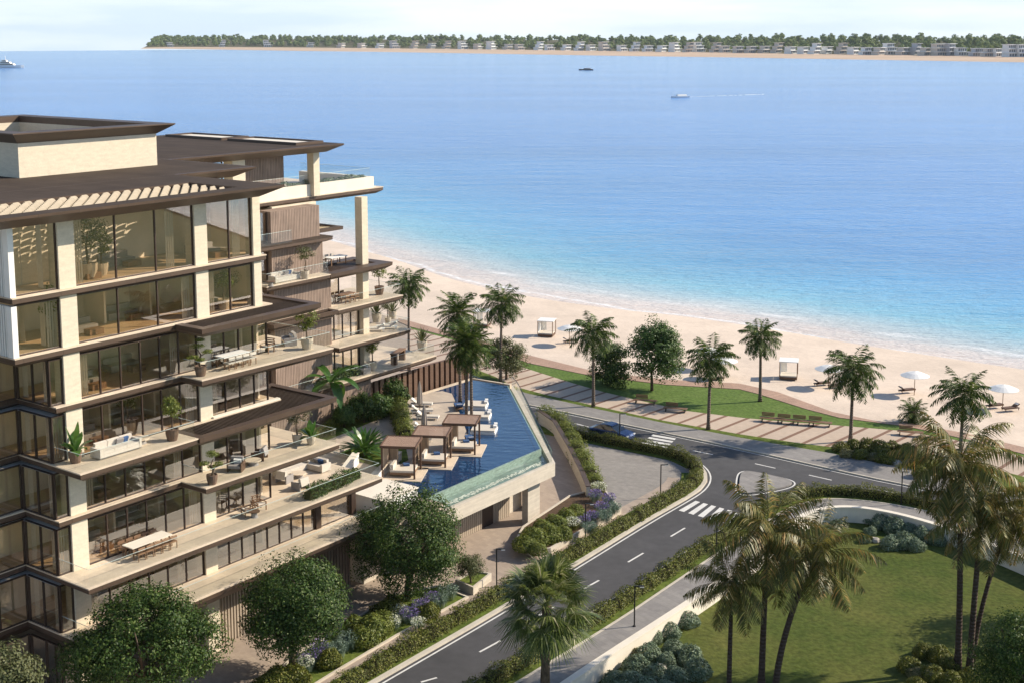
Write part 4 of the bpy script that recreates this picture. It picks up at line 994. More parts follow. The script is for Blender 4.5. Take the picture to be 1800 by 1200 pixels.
tree_px(515,1182,(517,1062),195,205,'round dark tree in front of the lower terraces, middle of the three','leaf_tree',n_clump=210,per=105,size=.16,cr=.8,seed=2)
tree_px(262,1300,(264,1128),258,215,'broad dark tree in the bottom left, in front of the building corner','leaf_tree',n_clump=260,per=105,size=.165,cr=.85,seed=3)
tree_px(10,1520,(12,1195),150,140,'yellow-green bushy tree cut by the bottom left corner','leaf_olive',n_clump=80,per=110,size=.16,cr=.6,seed=4,trunk_r=.15)
tree_px(1800,1290,(1802,1150),165,185,'dark bushy tree at the bottom right edge of the lawn','leaf_tree',z=-1.2,n_clump=170,per=100,size=.15,cr=.7,seed=5)
tree_px(1925,1098,(1925,965),190,150,'tree just outside the right edge, throwing its shadow over the lawn','leaf_tree',z=-1.2,n_clump=110,per=70,size=.2,cr=.8,seed=15)
tree_px(890,666,(893,626),72,66,'small bushy tree at the end of the pool','leaf_olive',n_clump=70,per=80,size=.2,cr=.75,seed=6,trunk_r=.14)
tree_px(1073,674,(1076,637),72,80,'lower, darker tree of the park pair on the lawn','leaf_tree',n_clump=75,per=80,size=.24,cr=.8,seed=7,trunk_r=.14)
tree_px(1146,686,(1146,618),98,112,'taller bright tree of the park pair on the lawn','leaf_park',n_clump=130,per=80,size=.25,cr=.9,seed=8,trunk_r=.16)
tree_px(828,1022,(830,994),50,46,'small round tree in the square street planter','leaf_olive',n_clump=50,per=70,size=.1,cr=.35,seed=9,trunk_r=.07,z=.6)
# hedges
def hedge(line, w, h, label, leafm='leaf_hedge', per_m=430, size=.13, z=0., group=None, name='hedge'):
    pts = resample([Vector((p[0], p[1], 0)) for p in line], .5); n = len(pts); k = int(per_m*.5)
    t = thing(name, label, 'hedge', (pts[0].x, pts[0].y, z), 0, group); P_ = []; N_ = []
    core = MB(); o0 = pts[0]
    for i in range(n-1):
        d = (pts[i+1]-pts[i]); ln = d.length; d.normalize(); s = Vector((-d.y, d.x, 0))
        bump = 1+.16*math.sin(i*1.15)+.10*math.sin(i*2.7+1)+.06*math.sin(i*.31)
        for _ in range(int(k*ln/.5)):
            a = RNG.uniform(0, math.pi); rr_ = RNG.uniform(.78, 1.06)
            cx, cz = math.cos(a), math.sin(a)
            q = max(abs(cx), abs(cz))**.55
            x_, z_ = cx/q*w*.5*rr_*bump, cz/q*h*rr_*bump
            p = pts[i]-o0+d*RNG.uniform(0, ln)+s*x_; P_.append((p.x, p.y, max(.05, z_))); N_.append((s.x*cx+RNG.normal()*.6, s.y*cx+RNG.normal()*.6, cz+RNG.normal()*.5+.3))
        strip(core, [pts[i]-o0, pts[i+1]-o0], w*.3, -w*.3, 0, 0, h*.6)
    core.build('stems', M['hedge_core'], t)
    link('foliage', quads_mesh('foliage', rhombs(P_, N_, size, size*.62), M[leafm]), t); return t
M['hedge_core'] = mat('hedge_twigs', (.035,.035,.014), .95, .1, noise=[(8,.4)])
off_line = lambda ln, d: [(*q, 0) for q in ribbon(ln, d, d)[0]]
h1 = smooth_line(gl([(470,1300),(700,1155),(850,1067),(1016,975),(1141,902),(1200,868),(1224,849),(1228,833),(1213,816),(1187,803),(1103,787),(1020,770),(1004,765)]), 2)
hedge(h1, 1.15, 1.0, 'long clipped hedge between street and building, bending round the forecourt', z=.09)
hedge(off_line(r1r[:], -.95), 1.1, .95, 'clipped hedge between street and park pavement, curving right along the beach road', z=.09)
hedge([W(47.,-15.9), W(43,-11.9), W(39.2,-8.1)], 1.5, 1.5, 'bright green hedge on the deck between garden path and sun loungers', 'leaf_lime', 420, .15, DZ)
# forecourt planter wall with bright shrubs
pw = gl([(948,742),(975,762),(1000,805),(1022,850),(1034,880)])
t = thing('planter_wall', 'slanted brown stone planter wall at the edge of the forecourt', 'wall'); mb = MB(); strip(mb, [Vector(p) for p in pw], .18, -.18, -.1, 0, 1.3); mb.build('wall', M['stone'], t)
mb = MB(); strip(mb, [Vector(p) for p in pw], .22, -.22, 1.302, 0, 1.37); mb.build('coping', M['bronze'], t)
hedge(smooth_line(gl([(952,738),(985,752),(1010,795),(1033,838),(1048,866)]), 2), 1.7, 1.55, 'loose bright shrub row behind the slanted planter wall', 'leaf_lime', 520, .15)
# shrubs: low cushions of small leaves, copied
SHR = {}
def shrub_mesh(kind, i):
    k = (kind, i)
    if k not in SHR:
        P_, N_ = ball_pts(1900, (0,0,.28), (.62,.62,.5), .72); ok = P_[:,2] > .0; P_, N_ = P_[ok], N_[ok]
        P_ = P_*(1+.12*np.sin(P_[:,[1,2,0]]*7+i)); V = rhombs(P_, N_+RNG.normal(size=N_.shape)*.45, .14, .055)
        SHR[k] = quads_mesh('foliage', V, M[kind])
    return SHR[k]
def shrub(loc, sc, label, kind='leaf_sage', group=None, name='shrub', flat=.9):
    o = link(name, shrub_mesh(kind, rnd.randint(0, 2)), None, loc, rnd.uniform(0, 6.28), (sc, sc*rnd.uniform(.85,1.15), sc*flat*rnd.uniform(.9,1.1)))
    return tag(o, label, 'shrub', group)
def scatter(pxs, z, sc, label, kind, group, **k):
    for i, p in enumerate(pxs):
        x, y, _ = G(p[0], p[1], z); shrub((x, y, z), (p[2] if len(p) > 2 else 1)*sc, label, kind, group, **k)
scatter([(1208,1098,1.3),(1178,1118,1.4),(1151,1128,1.1),(1183,1148,1.2),(1141,1160,1.5),(1119,1180,1.5),(1171,1168,1.2),(1213,1162,1.7),(1225,1188,1.6),(1189,1198,1.5),(1153,1196,1.6),(1111,1205,1.6),(1079,1200,1.2),(1133,1222,1.6),(1173,1226,1.5),(1093,1232,1.6)], -1.2, 1.02, 'round grey-green cushion shrub in the clump below the straight retaining wall', 'leaf_sage', 'cushion shrubs below the straight wall')
scatter([(1500,912,.9),(1528,918,1.),(1548,926,1.5),(1572,934,1.6),(1598,938,1.3),(1530,938,.9),(1622,948,1.4),(1648,955,1.2),(1700,968,1.2),(1566,962,1.4),(1590,960,1.6),(1610,966,1.2),(1470,925,.9),(1520,952,.8)], -1.2, 1.05, 'round grey-green cushion shrub below the curved retaining wall', 'leaf_sage', 'cushion shrubs below the curved wall')
scatter([(1622,1152,1.1),(1650,1160,1.3),(1668,1175,1.2),(1598,1178,1.2),(1636,1192,1.2),(1672,1206,1.3),(1700,1200,1.3),(1612,1210,1.1)], -1.2, 1.05, 'low dark cushion shrub at the foot of the two tall lawn palms', 'leaf_hedge', 'cushion shrubs at the palm feet')
scatter([(1478,792,1.1),(1500,789,1.2),(1525,791,1.3),(1548,795,1.3),(1568,790,1.1),(1590,797,1.2),(1512,805,1.1),(1556,812,1.3),(1580,806,1.),(1600,815,1.2),(1625,822,1.3),(1618,838,1.2),(1545,800,1.)], .05, 1.25, 'rounded green shrub in the bed at the end of the promenade', 'leaf_hedge', 'shrubs in the promenade bed')
scatter([(1488,803,1.),(1590,812,.9),(1536,808,.8)], .05, 1.2, 'tuft of pale dry grass in the promenade bed', 'leaf_grass', 'dry grass tufts in the promenade bed', name='grass_tuft')
scatter([(1118,1158,1.1),(1608,1190,1.),(1192,1200,.9)], -1.2, .9, 'tuft of pale dry grass among the cushion shrubs of the lawn', 'leaf_grass', 'dry grass tufts on the lawn', name='grass_tuft')
# boulders
def rock(loc, s, label, group):
    mb = MB(); n = 9; rings = []
    for j, (r, z) in enumerate(((.85,-.1),(1.,.2),(.85,.5),(.45,.72))): rings.append([(math.cos(6.283*i/n)*r*rnd.uniform(.8,1.15)*s, math.sin(6.283*i/n)*r*rnd.uniform(.7,1.)*s, z*s*rnd.uniform(.85,1.1)) for i in range(n)])
    mb.loft(rings); tag(mb.build('boulder', M['rock'], None, loc, rnd.uniform(0,6)), label, 'rock', group)
for px, py, z, s, lb in ((1160,1178,-1.2,.55,'grey boulder between the cushion shrubs, near the front of the lawn'),(1148,1122,-1.2,.6,'long dark boulder at the upper end of the straight shrub clump'),(1538,951,-1.2,.5,'pale boulder in front of the curved shrub clump'),(1630,1186,-1.2,.55,'boulder beside the two tall palm feet'),(1535,806,.05,.7,'flat pale boulder in the promenade bed'),(1574,815,.05,.6,'upright boulder in the promenade bed'),(1150,1205,-1.2,.5,'white boulder at the very front of the straight shrub clump')):
    rock(G(px, py, z), s, lb, 'boulders among the shrubs')
# flower beds
def bed(px, z, h, label, top):
    p = ccw([G(x, y, 0)[:2] for x, y in px]); t = thing('planter_bed', label, 'flower bed')
    mb = MB(); c = Vector((sum(a for a, b in p)/len(p), sum(b for a, b in p)/len(p), 0))
    q = offset(p, .16)
    mb.add([(*a, -.02) for a in p]+[(*a, h) for a in p]+[(*a, h) for a in q]+[(*a, h-.12) for a in q], [f for i in range(len(p)) for j in [(i+1) % len(p)] for n_ in [len(p)] for f in ((i, j, n_+j, n_+i), (n_+i, n_+j, 2*n_+j, 2*n_+i), (2*n_+i, 2*n_+j, 3*n_+j, 3*n_+i))]); mb.build('kerb', M['stone'], t)
    MB().sheet(q, h-.1).build('soil', top, t)
bed([(300,1360),(400,1262),(520,1150),(600,1105),(655,1068),(700,1045),(772,1030),(824,1051),(700,1118),(592,1182),(470,1258)], 0, .16, 'long street flower bed with lawn, shrubs and lavender', M['verge'])
bed([(800,1032),(832,1015),(864,1020),(832,1046)], 0, .62, 'small square stone planter with one round tree', M['verge'])
bed([(902,966),(918,935),(1000,880),(1046,868),(1066,872),(1092,903),(1030,938),(968,974),(940,978)], 0, .55, 'raised stone planter of flowers at the forecourt corner', M['soil'])
def tuft(n, h, r, bw, seed, bend=.35):
    rr = np.random.default_rng(seed); out = []
    for i in range(n):
        a = rr.uniform(0, 6.283); k = r*rr.uniform(0, 1)**.5*.6; b = np.array([math.cos(a)*k, math.sin(a)*k, 0]); hh = h*rr.uniform(.6,1.1)
        d = np.array([math.cos(a), math.sin(a), 0])*bend*hh*rr.uniform(.3,1.4); s = np.array([-math.sin(a), math.cos(a), 0])*bw
        out += [b, b+d*.4+[0,0,hh*.6]+s, b+d+[0,0,hh], b+d*.4+[0,0,hh*.6]-s]
    return np.array(out)
LAV = {}
def lavender(loc, sc, label, group, flower='flower_violet', stem='leaf_teal', cat='flowers'):
    k = (flower, stem)
    if k not in LAV:
        A = tuft(260, .75, .75, .012, 3); B = rhombs(ball_pts(320, (0,0,.62), (.6,.6,.3), .5)[0], RNG.normal(size=(320,3)), .1, .06)
        LAV[k] = quads_mesh('flower_clump', np.concatenate([A.reshape(-1,3), B.reshape(-1,3)]), [M[stem], M[flower]], [0]*260+[1]*320)
    tag(link('flower_clump', LAV[k], None, loc, rnd.uniform(0,6), (sc, sc, sc*rnd.uniform(.85,1.15))), label, cat, group)
for px, py, z, s, fl, sm_, lb in [
    (740,1078,.1,1.2,'flower_violet','leaf_teal',0),(720,1092,.1,1.3,'flower_violet','leaf_teal',0),(703,1086,.1,1.2,'flower_white','leaf_teal',1),(760,1062,.1,1.1,'flower_violet','leaf_sage',0),(735,1105,.1,1.,'flower_white','leaf_teal',1),(690,1105,.1,1.1,'flower_white','leaf_teal',1),
    (548,1168,.1,1.2,'flower_violet','leaf_teal',0),(562,1152,.1,1.2,'flower_violet','leaf_teal',0),(536,1180,.1,1.1,'flower_white','leaf_teal',1),(525,1172,.1,1.,'flower_violet','leaf_sage',0),(788,1052,.1,1.3,'leaf_teal','leaf_teal',2),(772,1066,.1,1.2,'leaf_teal','leaf_teal',2),(610,1140,.1,1.3,'leaf_teal','leaf_teal',2),(592,1155,.1,1.2,'leaf_teal','leaf_teal',2),(628,1128,.1,1.1,'leaf_teal','leaf_teal',2)]:
    lavender(G(px, py, z), s, ['violet lavender clump in the long street flower bed','pale lilac flower clump in the long street flower bed','feathery grey-green clump in the long street flower bed'][lb], ['violet clumps in the street bed','lilac clumps in the street bed','feathery clumps in the street bed'][lb], fl, sm_)
for px, py, s, fl, sm_, lb in [(1040,918,1.2,'flower_violet','leaf_teal',0),(1058,902,1.2,'flower_violet','leaf_teal',0),(1070,888,1.1,'flower_violet','leaf_teal',0),(1046,880,1.1,'flower_violet','leaf_teal',0),(1024,925,1.1,'flower_violet','leaf_sage',0),(1006,930,1.2,'flower_white','leaf_hedge',1),(1052,868,1.3,'flower_white','leaf_hedge',1),(1036,938,1.1,'leaf_teal','leaf_teal',2),(1078,902,1.2,'leaf_teal','leaf_teal',2),(1062,918,1.2,'leaf_teal','leaf_teal',2)]:
    lavender(G(px, py, .45), s, ['violet lavender clump in the raised forecourt planter','white blossoming clump in the raised forecourt planter','feathery grey-green clump in the raised forecourt planter'][lb], ['violet clumps in the forecourt planter','white clumps in the forecourt planter','feathery clumps in the forecourt planter'][lb], fl, sm_)
scatter([(925,965,1.5),(940,955,1.6),(955,942,1.5),(968,950,1.4),(978,930,1.6),(995,920,1.4),(945,972,1.1),(990,945,1.2),(1012,908,1.3)], .45, 1.15, 'soft green shrub filling the near end of the raised forecourt planter', 'leaf_lime', 'green shrubs in the forecourt planter')
scatter([(655,1118,1.8),(668,1108,1.6),(640,1130,1.5),(625,1112,1.4)], .1, 1.15, 'wide yellow-green shrub in the middle of the long street flower bed', 'leaf_lime', 'yellow-green shrubs in the street bed')
scatter([(677,1085,1.6),(690,1075,1.4),(752,1086,1.3),(578,1168,1.3),(490,1205,1.6),(520,1200,1.5),(470,1215,1.4)], .1, 1.1, 'dark green shrub between the flowers of the long street flower bed', 'leaf_hedge', 'dark shrubs in the street bed')
# ================================================================== FURNITURE AND SMALL THINGS
def part(t, name, m, *boxes, **k):
    mb = MB()
    for b in boxes:
        if not isinstance(b[0], tuple): mb.box(*b)
        else: mb.cbox(*b)
    return mb.build(name, M[m] if isinstance(m, str) else m, t, **k)
PROTO = {}
def place(kind, make, loc, rz, label, cat, group=None, sc=None):
    """the first of a kind is built, later ones copy it with its parts"""
    if kind not in PROTO:
        t = make(); PROTO[kind] = t; t.location = loc; t.rotation_euler = (0,0,rz)
        if sc: t.scale = (sc,)*3
        tag(t, label, cat, group); return t
    c = copy_tree(PROTO[kind], loc, rz, sc or 1., label)
    if group: c['group'] = group
    elif 'group' in c: del c['group']
    return c
def root(name): return link(name, None)
def mk_chair(m, cm):
    def f():
        t = root('chair')
        part(t, 'seat', cm, (-.27,.27,-.25,.25,.40,.47))
        part(t, 'backrest', cm, ((0,.25,.72),(.50,.04,.20),0,0,0,R(10)))
        for x in (-.24,.24):
            for y in (-.22,.24): part(t, 'leg', m, (x-.022,x+.022,y-.022,y+.022,0,.40))
            part(t, 'armrest', m, (x-.025,x+.025,-.22,.26,.62,.65))
        return t
    return f
def mk_lounge(m, cm):
    def f():
        t = root('lounge_chair')
        part(t, 'seat', cm, (-.4,.4,-.42,.34,.24,.42)); part(t, 'backrest', cm, ((0,.38,.58),(.78,.18,.56),0,0,0,R(14)))
        for x in (-.44,.44): part(t, 'armrest', m, (x-.04,x+.04,-.42,.44,.0,.56))
        part(t, 'cushion', 'white', ((0.05,.2,.56),(.46,.16,.36),.1,0,0,R(22))); return t
    return f
def mk_wood_lounge():
    t = root('lounge_chair')
    part(t, 'seat', 'teak', ((0,-.05,.36),(.62,.68,.05),0,0,0,R(-8))); part(t, 'backrest', 'teak', *[((0,.34+.04*i,.5+.12*i),(.62,.035,.06),0,0,0,R(20)) for i in range(4)], ((-.3,.4,.62),(.05,.05,.6),0,0,0,R(20)), ((.3,.4,.62),(.05,.05,.6),0,0,0,R(20)))
    for x in (-.32,.32):
        for y in (-.32,.3): part(t, 'leg', 'teak', (x-.03,x+.03,y-.03,y+.03,0,.55))
        part(t, 'armrest', 'teak', (x-.035,x+.035,-.36,.36,.551,.59))
    part(t, 'cushion', 'cloth', ((0,-.03,.42),(.54,.58,.08),0,0,0,R(-8))); return t
def mk_sofa():
    t = root('sofa')
    part(t, 'base', 'cloth', (-1.35,1.35,-.45,.45,.06,.28))
    for x in (-.88,0,.88): part(t, 'seat_cushion', 'cloth', ((x,-.06,.37),(.86,.74,.17)))
    for x in (-.88,0,.88): part(t, 'back_cushion', 'cloth', ((x,.34,.60),(.84,.2,.44),0,0,0,R(12)))
    for x in (-1.4,1.4): part(t, 'armrest', 'cloth', ((x,0,.34),(.16,.92,.56)))
    part(t, 'throw_pillow', 'blue_towel', ((.75,.16,.60),(.42,.14,.38),.15,0,0,R(22))); part(t, 'throw_pillow', 'cloth_grey', ((.35,.14,.60),(.46,.14,.40),-.1,0,0,R(22))); return t
def mk_round_table(r=.45, h=.42, m='stone_floor'):
    def f():
        t = root('side_table'); MB().lathe([(r,h-.05),(r,h)], 16).build('tabletop', M[m], t); MB().lathe([(r*.7,0),(r*.55,.06),(r*.5,h-.051)], 12).build('pedestal', M['cloth_grey'], t); return t
    return f
def mk_dining(l=3.0, w=1.05, m='parapet'):
    def f():
        t = root('dining_table'); part(t, 'tabletop', m, (-l/2,l/2,-w/2,w/2,.70,.755))
        for x in (-l/2+.15,l/2-.15):
            for y in (-w/2+.12,w/2-.12): part(t, 'leg', 'teak', ((x,y,.35),(.08,.08,.70)))
        return t
    return f
def mk_lounger(frame='white', pad='cloth'):
    def f():
        t = root('sun_lounger'); part(t, 'frame', frame, (-.98,.98,-.34,.34,.20,.27))
        for x in (-.85,.85):
            for y in (-.29,.29): part(t, 'leg', frame, (x-.03,x+.03,y-.03,y+.03,0,.2))
        part(t, 'mattress', pad, (-.35,.98,-.32,.32,.272,.36)); part(t, 'backrest', pad, ((-.66,0,.48),(.72,.64,.09),0,0,R(32)))
        part(t, 'pillow', 'white', ((-.80,0,.63),(.26,.5,.10),0,0,R(32))); return t
    return f
def parasol_closed(loc, label, group):
    t = thing('closed_parasol', label, 'parasol', loc, 0, group)
    MB().tube([(0,0,0),(0,0,3.3)], .035, 8).build('pole', M['frame'], t); MB().lathe([(.35,0),(.35,.08),(.06,.10)], 14).build('base', M['black'], t)
    mb = MB(); n = 16; rings = []
    for r, z in ((.10,.95),(.30,1.15),(.27,1.9),(.19,2.6),(.04,3.25)): rings.append([(math.cos(6.283*i/n)*r*(1 if i % 2 else .66), math.sin(6.283*i/n)*r*(1 if i % 2 else .66), z) for i in range(n)])
    mb.loft(rings).build('canopy', M['cloth_grey2'], t)
M['cloth_grey2'] = mat('taupe_cloth', (.40,.35,.31), .9, .2, noise=[((12,12,.6),.15)])
def pot_mesh(t, r, h, m='pot', z=0): MB().lathe([(r*.75,z),(r,z+h*.6),(r*1.04,z+h),(r*.9,z+h),(r*.88,z+h-.06)], 14).build('pot', M[m], t, smooth=False)
def potted(loc, kind, label, sc=1., pot='pot', group=None):
    t = thing('potted_plant', label, 'potted plant', loc, rnd.uniform(0,6), group, sc); sd = rnd.randint(0, 99)
    pot_mesh(t, .34, .62, pot)
    if kind == 'bonsai':
        mb = MB(); mb.tube([(0,0,.5),(.12,.05,.9),(-.05,.0,1.25),(.15,.05,1.6)], [.07,.06,.05,.03], 6); mb.tube([(.12,.05,.9),(.45,.1,1.15)], [.04,.02], 5); mb.tube([(-.03,0,1.2),(-.42,0,1.35)], [.04,.02], 5); mb.build('trunk', M['bark'], t)
        V = np.concatenate([rhombs(*ball_pts(230, c, r, .3), .11, .05) for c, r in (((.5,.1,1.22),(.42,.36,.13)),((-.45,0,1.42),(.42,.36,.13)),((.15,.1,1.85),(.5,.42,.16)),((-.1,-.2,2.12),(.34,.3,.12)),((.1,.25,1.05),(.32,.3,.1)))])
        link('foliage', quads_mesh('foliage', V, M['leaf_lime']), t)
    elif kind == 'round':
        MB().tube([(0,0,.5),(.03,.02,1.1),(0,0,1.6)], [.05,.04,.03], 6).build('trunk', M['bark'], t)
        link('foliage', quads_mesh('foliage', clumpy(16, 60, (.5,.5,.62), (0,0,1.75), .28, .12, .3), M['leaf_lime']), t)
    elif kind == 'olive':
        MB().tube([(0,0,.5),(.06,.04,1.2),(-.02,0,1.8)], [.06,.05,.03], 6).build('trunk', M['bark'], t)
        link('foliage', quads_mesh('foliage', clumpy(18, 50, (.75,.75,.55), (0,0,1.95), .3, .11, .3), M['leaf_olive']), t)
    elif kind == 'banana':
        out = []
        for i in range(9):
            az = i*2.4; el = R(82-6*i); d = np.array([math.cos(el)*math.cos(az), math.cos(el)*math.sin(az), math.sin(el)]); s = np.array([-math.sin(az), math.cos(az), 0]); p = np.array([0,0,.5]); Ln = 1.9-.08*i
            pr = p; 
            for j in range(6):
                w0 = .24*math.sin(math.pi*min(.98,(j+.02)/6))+.02; w1 = .24*math.sin(math.pi*min(.98,(j+1)/6))+.01; q = pr+d*Ln/6+np.array([0,0,-.05*j*(.3+.1*i)])
                out += [pr-s*w0, pr+s*w0, q+s*w1, q-s*w1]; pr = q
        link('foliage', quads_mesh('foliage', np.array(out), M['banana']), t)
    elif kind == 'agave':
        out = []
        for i in range(40):
            az = i*2.4; el = R(80-1.7*i); d = np.array([math.cos(el)*math.cos(az), math.cos(el)*math.sin(az), math.sin(el)]); s = np.array([-math.sin(az), math.cos(az), 0])*.05
            out += [np.array([0,0,.55]), np.array([0,0,.55])+d*.45+s, np.array([0,0,.55])+d*1.1, np.array([0,0,.55])+d*.45-s]
        link('foliage', quads_mesh('foliage', np.array(out), M['leaf_olive']), t)
    return t
def on(px, py, k): return G(px, py, (L[k] if isinstance(k, int) else k) + .0)
dk, wd_ = mk_chair('teak', 'cloth'), mk_chair('teak', 'teak')
# street terraces --------------------------------------------------
# L1: long dining table with ten chairs, two wooden chairs, lounge group
c0 = on(260, 968, 1); place('dining_long', mk_dining(3.0, 1.0), c0, BROT, 'long pale dining table on the terrace above the dark street tree', 'table')
for i in range(5):
    for sgn in (-1, 1):
        a = Vector((-1.2+.6*i, sgn*.72, 0)); a.rotate(Matrix.Rotation(BROT, 3, 'Z'))
        place('wood_chair', wd_, (c0[0]+a.x, c0[1]+a.y, c0[2]), BROT+(0 if sgn > 0 else math.pi), 'brown wooden chair at the long pale dining table', 'chair', 'chairs around the long dining table')
place('wood_lounge', mk_wood_lounge, on(436,905,1), BROT-R(110), 'slatted wooden armchair left of the small dark table on the long terrace', 'armchair')
place('wood_lounge', mk_wood_lounge, on(456,895,1), BROT-R(10), 'slatted wooden armchair behind the small dark table on the long terrace', 'armchair')
place('side_dark', mk_round_table(.38,.42,'dark_teak'), on(447,908,1), 0, 'small dark round table between two slatted armchairs', 'table')
place('sofa', mk_sofa, on(548,822,1), BROT-R(90), 'cream sofa at the far end of the long terrace', 'sofa')
place('sofa', mk_sofa, on(512,830,1), BROT, 'cream sofa against the glass on the long terrace', 'sofa')
place('side_pale', mk_round_table(.55,.34), on(525,838,1), 0, 'low pale round table between the two cream sofas', 'table')
place('lounge_grey', mk_lounge('cloth_grey','cloth'), on(500,846,1), BROT+R(100), 'grey armchair left of the two cream sofas', 'armchair')
place('lounge_grey', mk_lounge('cloth_grey','cloth'), on(528,858,1), BROT+R(180), 'grey armchair beside the terrace planting strip', 'armchair')
p0, p1 = Vector(on(540,878,1)), Vector(on(628,838,1))
hedge([p0, p1], .9, .85, 'dark green planting strip along the glass rail of the long terrace', 'leaf_tree', 420, .13, L[1], name='terrace_planting')
# L2: bonsai, lounge chairs, olive, banana
potted(on(373,850,2), 'bonsai', 'cloud-pruned pine in a dark pot on the corner of the second terrace from below', 1.0)
place('lounge_cream', mk_lounge('dark_teak','cloth_grey'), on(415,826,2), BROT-R(60), 'grey lounge chair near the cloud-pruned pine', 'armchair')
place('lounge_cream', mk_lounge('dark_teak','cloth_grey'), on(456,806,2), BROT-R(150), 'grey lounge chair with a pillow, nearest the olive tree pot', 'armchair')
place('side_pale', mk_round_table(), on(445,816,2), 0, 'low pale round table between two grey lounge chairs', 'table')
potted(on(523,778,2), 'olive', 'olive tree in a round pale pot at the end of the terrace', 1.05, 'pot_pale'); potted(on(547,780,2), 'banana', 'broad-leaved plant in a pale pot right of the olive tree', .9, 'pot_pale')
# L3: sofa terrace
place('sofa', mk_sofa, on(205,795,3), BROT+R(0), 'cream three-seat sofa with blue pillow on the corner terrace', 'sofa')
place('side_pale', mk_round_table(), on(247,778,3), 0, 'low pale round table right of the sofa with the blue pillow', 'table')
potted(on(133,812,3), 'banana', 'tall broad-leaved plant in a dark pot at the front column', 1.1); potted(on(303,773,3), 'round', 'round leafy tree in a brown pot at the end of the sofa terrace', 1.15)
potted((*W(5.6,-1.6)[:2], L[3]+.01), 'olive', 'olive tree in a pot behind the sofa terrace glass', 1.2, 'pot_pale')
# L4: bonsai, dining group, chairs
potted(on(353,660,4), 'bonsai', 'cloud-pruned pine in a dark pot on the dining terrace under the pergola', 1.05)
c0 = on(408,641,4); place('dining_small', mk_dining(2.2, 1.0, 'white'), c0, BROT, 'white dining table on the terrace under the pergola', 'table')
for i in range(4):
    for sgn in (-1, 1):
        a = Vector((-.9+.6*i, sgn*.75, 0)); a.rotate(Matrix.Rotation(BROT, 3, 'Z'))
        place('cream_chair', dk, (c0[0]+a.x, c0[1]+a.y, c0[2]), BROT+(0 if sgn > 0 else math.pi), 'cream chair at the white dining table', 'chair', 'chairs around the white dining table')
place('wood_lounge', mk_wood_lounge, on(470,619,4), BROT-R(80), 'slatted wooden armchair on the terrace under the pergola', 'armchair')
place('lounge_grey', mk_lounge('cloth_grey','cloth'), on(508,606,4), BROT-R(120), 'dark armchair beside the round pot tree of the dining terrace', 'armchair')
potted(on(540,613,4), 'round', 'round leafy tree in a pale pot at the end of the dining terrace', 1.2, 'pot_pale')
for i, (s, t_, k, kd, lb, sc) in enumerate([(12.9,-.9,5,'round','leafy pot plant behind the glass beside the third column',1.1),(13.6,-1.3,5,'olive','olive pot plant behind the glass beside the third column',1.),(3.2,-1.6,6,'olive','leafy indoor tree behind the tall top-floor glass, left pane',1.5),(4.4,-2.,6,'round','indoor bush behind the tall top-floor glass, middle pane',1.2),(.2,-1.2,5,'round','indoor bush behind the glass left of the first column',1.5)]): potted((*W(s, t_)[:2], L[k]+.013), kd, lb, sc, 'pot_pale')
# sea-end terraces
place('sofa', mk_sofa, on(500,494,4), BROT, 'cream sofa on the high sea-end terrace in front of the timber wall', 'sofa'); potted(on(536,490,4), 'olive', 'olive tree in a pale pot beside the high terrace sofa', 1.15, 'pot_pale')
place('side_dark', mk_round_table(.38,.42,'dark_teak'), on(476,503,4), 0, 'small dark round table left of the high terrace sofa', 'table')
c0 = on(606,464,4); place('dining_small', mk_dining(), (*W(44.0,-20.6)[:2], L[4]+.02), BROT, 'white dining table on the high terrace behind the sea-end column', 'table')
for i in range(3): place('cream_chair', dk, (*W(43.3+.7*i,-21.5)[:2], L[4]+.02), BROT, 'cream chair at the high terrace table by the sea-end column', 'chair', 'chairs at the high sea-end table')
c0 = on(606,530,3); place('dining_teak', mk_dining(2.0,.9,'teak'), c0, BROT, 'brown dining table on the sea-end terrace below the brown pergola', 'table')
for i in range(3):
    for sgn in (-1, 1):
        a = Vector((-.65+.65*i, sgn*.72, 0)); a.rotate(Matrix.Rotation(BROT, 3, 'Z')); place('wood_chair', wd_, (c0[0]+a.x, c0[1]+a.y, c0[2]), BROT+(0 if sgn > 0 else math.pi), 'brown chair at the sea-end dining table', 'chair', 'chairs around the brown sea-end table')
potted(on(667,518,3), 'round', 'pot tree with leaf balls at the tip of the sea-end dining terrace', 1.3)
for i, (px, py, lb) in enumerate(((658,582,'white sun lounger nearest the column on the sea-end terrace'),(680,578,'white sun lounger second from the column on the sea-end terrace'))): place('lounger_white', mk_lounger(), on(px, py, 2), R(170)+.2, lb, 'sun lounger')
potted(on(662,566,2), 'agave', 'spiky agave in a pot behind the terrace sun loungers', 1.4, 'pot_pale'); potted(on(690,560,2), 'agave', 'bright spiky agave next to the promenade palm, on the lounger terrace', 1.2, 'pot_pale'); potted(on(682,568,2), 'olive', 'feathery bush at the end of the lounger terrace', .9, 'pot_pale')
potted(on(655,650,1), 'round', 'small round tree in a pale pot on the lowest sea-end terrace', 1.3, 'pot_pale')
t = thing('bar_counter', 'brown bar counter with stools on the lowest sea-end terrace', 'bar', on(700,636,1), BROT+R(20)); part(t, 'counter_top', 'teak', (-1.3,1.3,-.35,.35,1.02,1.1)); part(t, 'body', 'dark_teak', (-1.2,-.9,-.3,.3,0,1.02), (.9,1.2,-.3,.3,0,1.02)); 
potted(on(742,615,1), 'agave', 'big spiky plant at the tip of the lowest sea-end terrace', 1.5, 'pot_pale')
place('lounge_grey', mk_lounge('cloth_grey','cloth_grey'), on(640,655,1), BROT-R(100), 'dark armchair by the column on the lowest sea-end terrace', 'armchair')
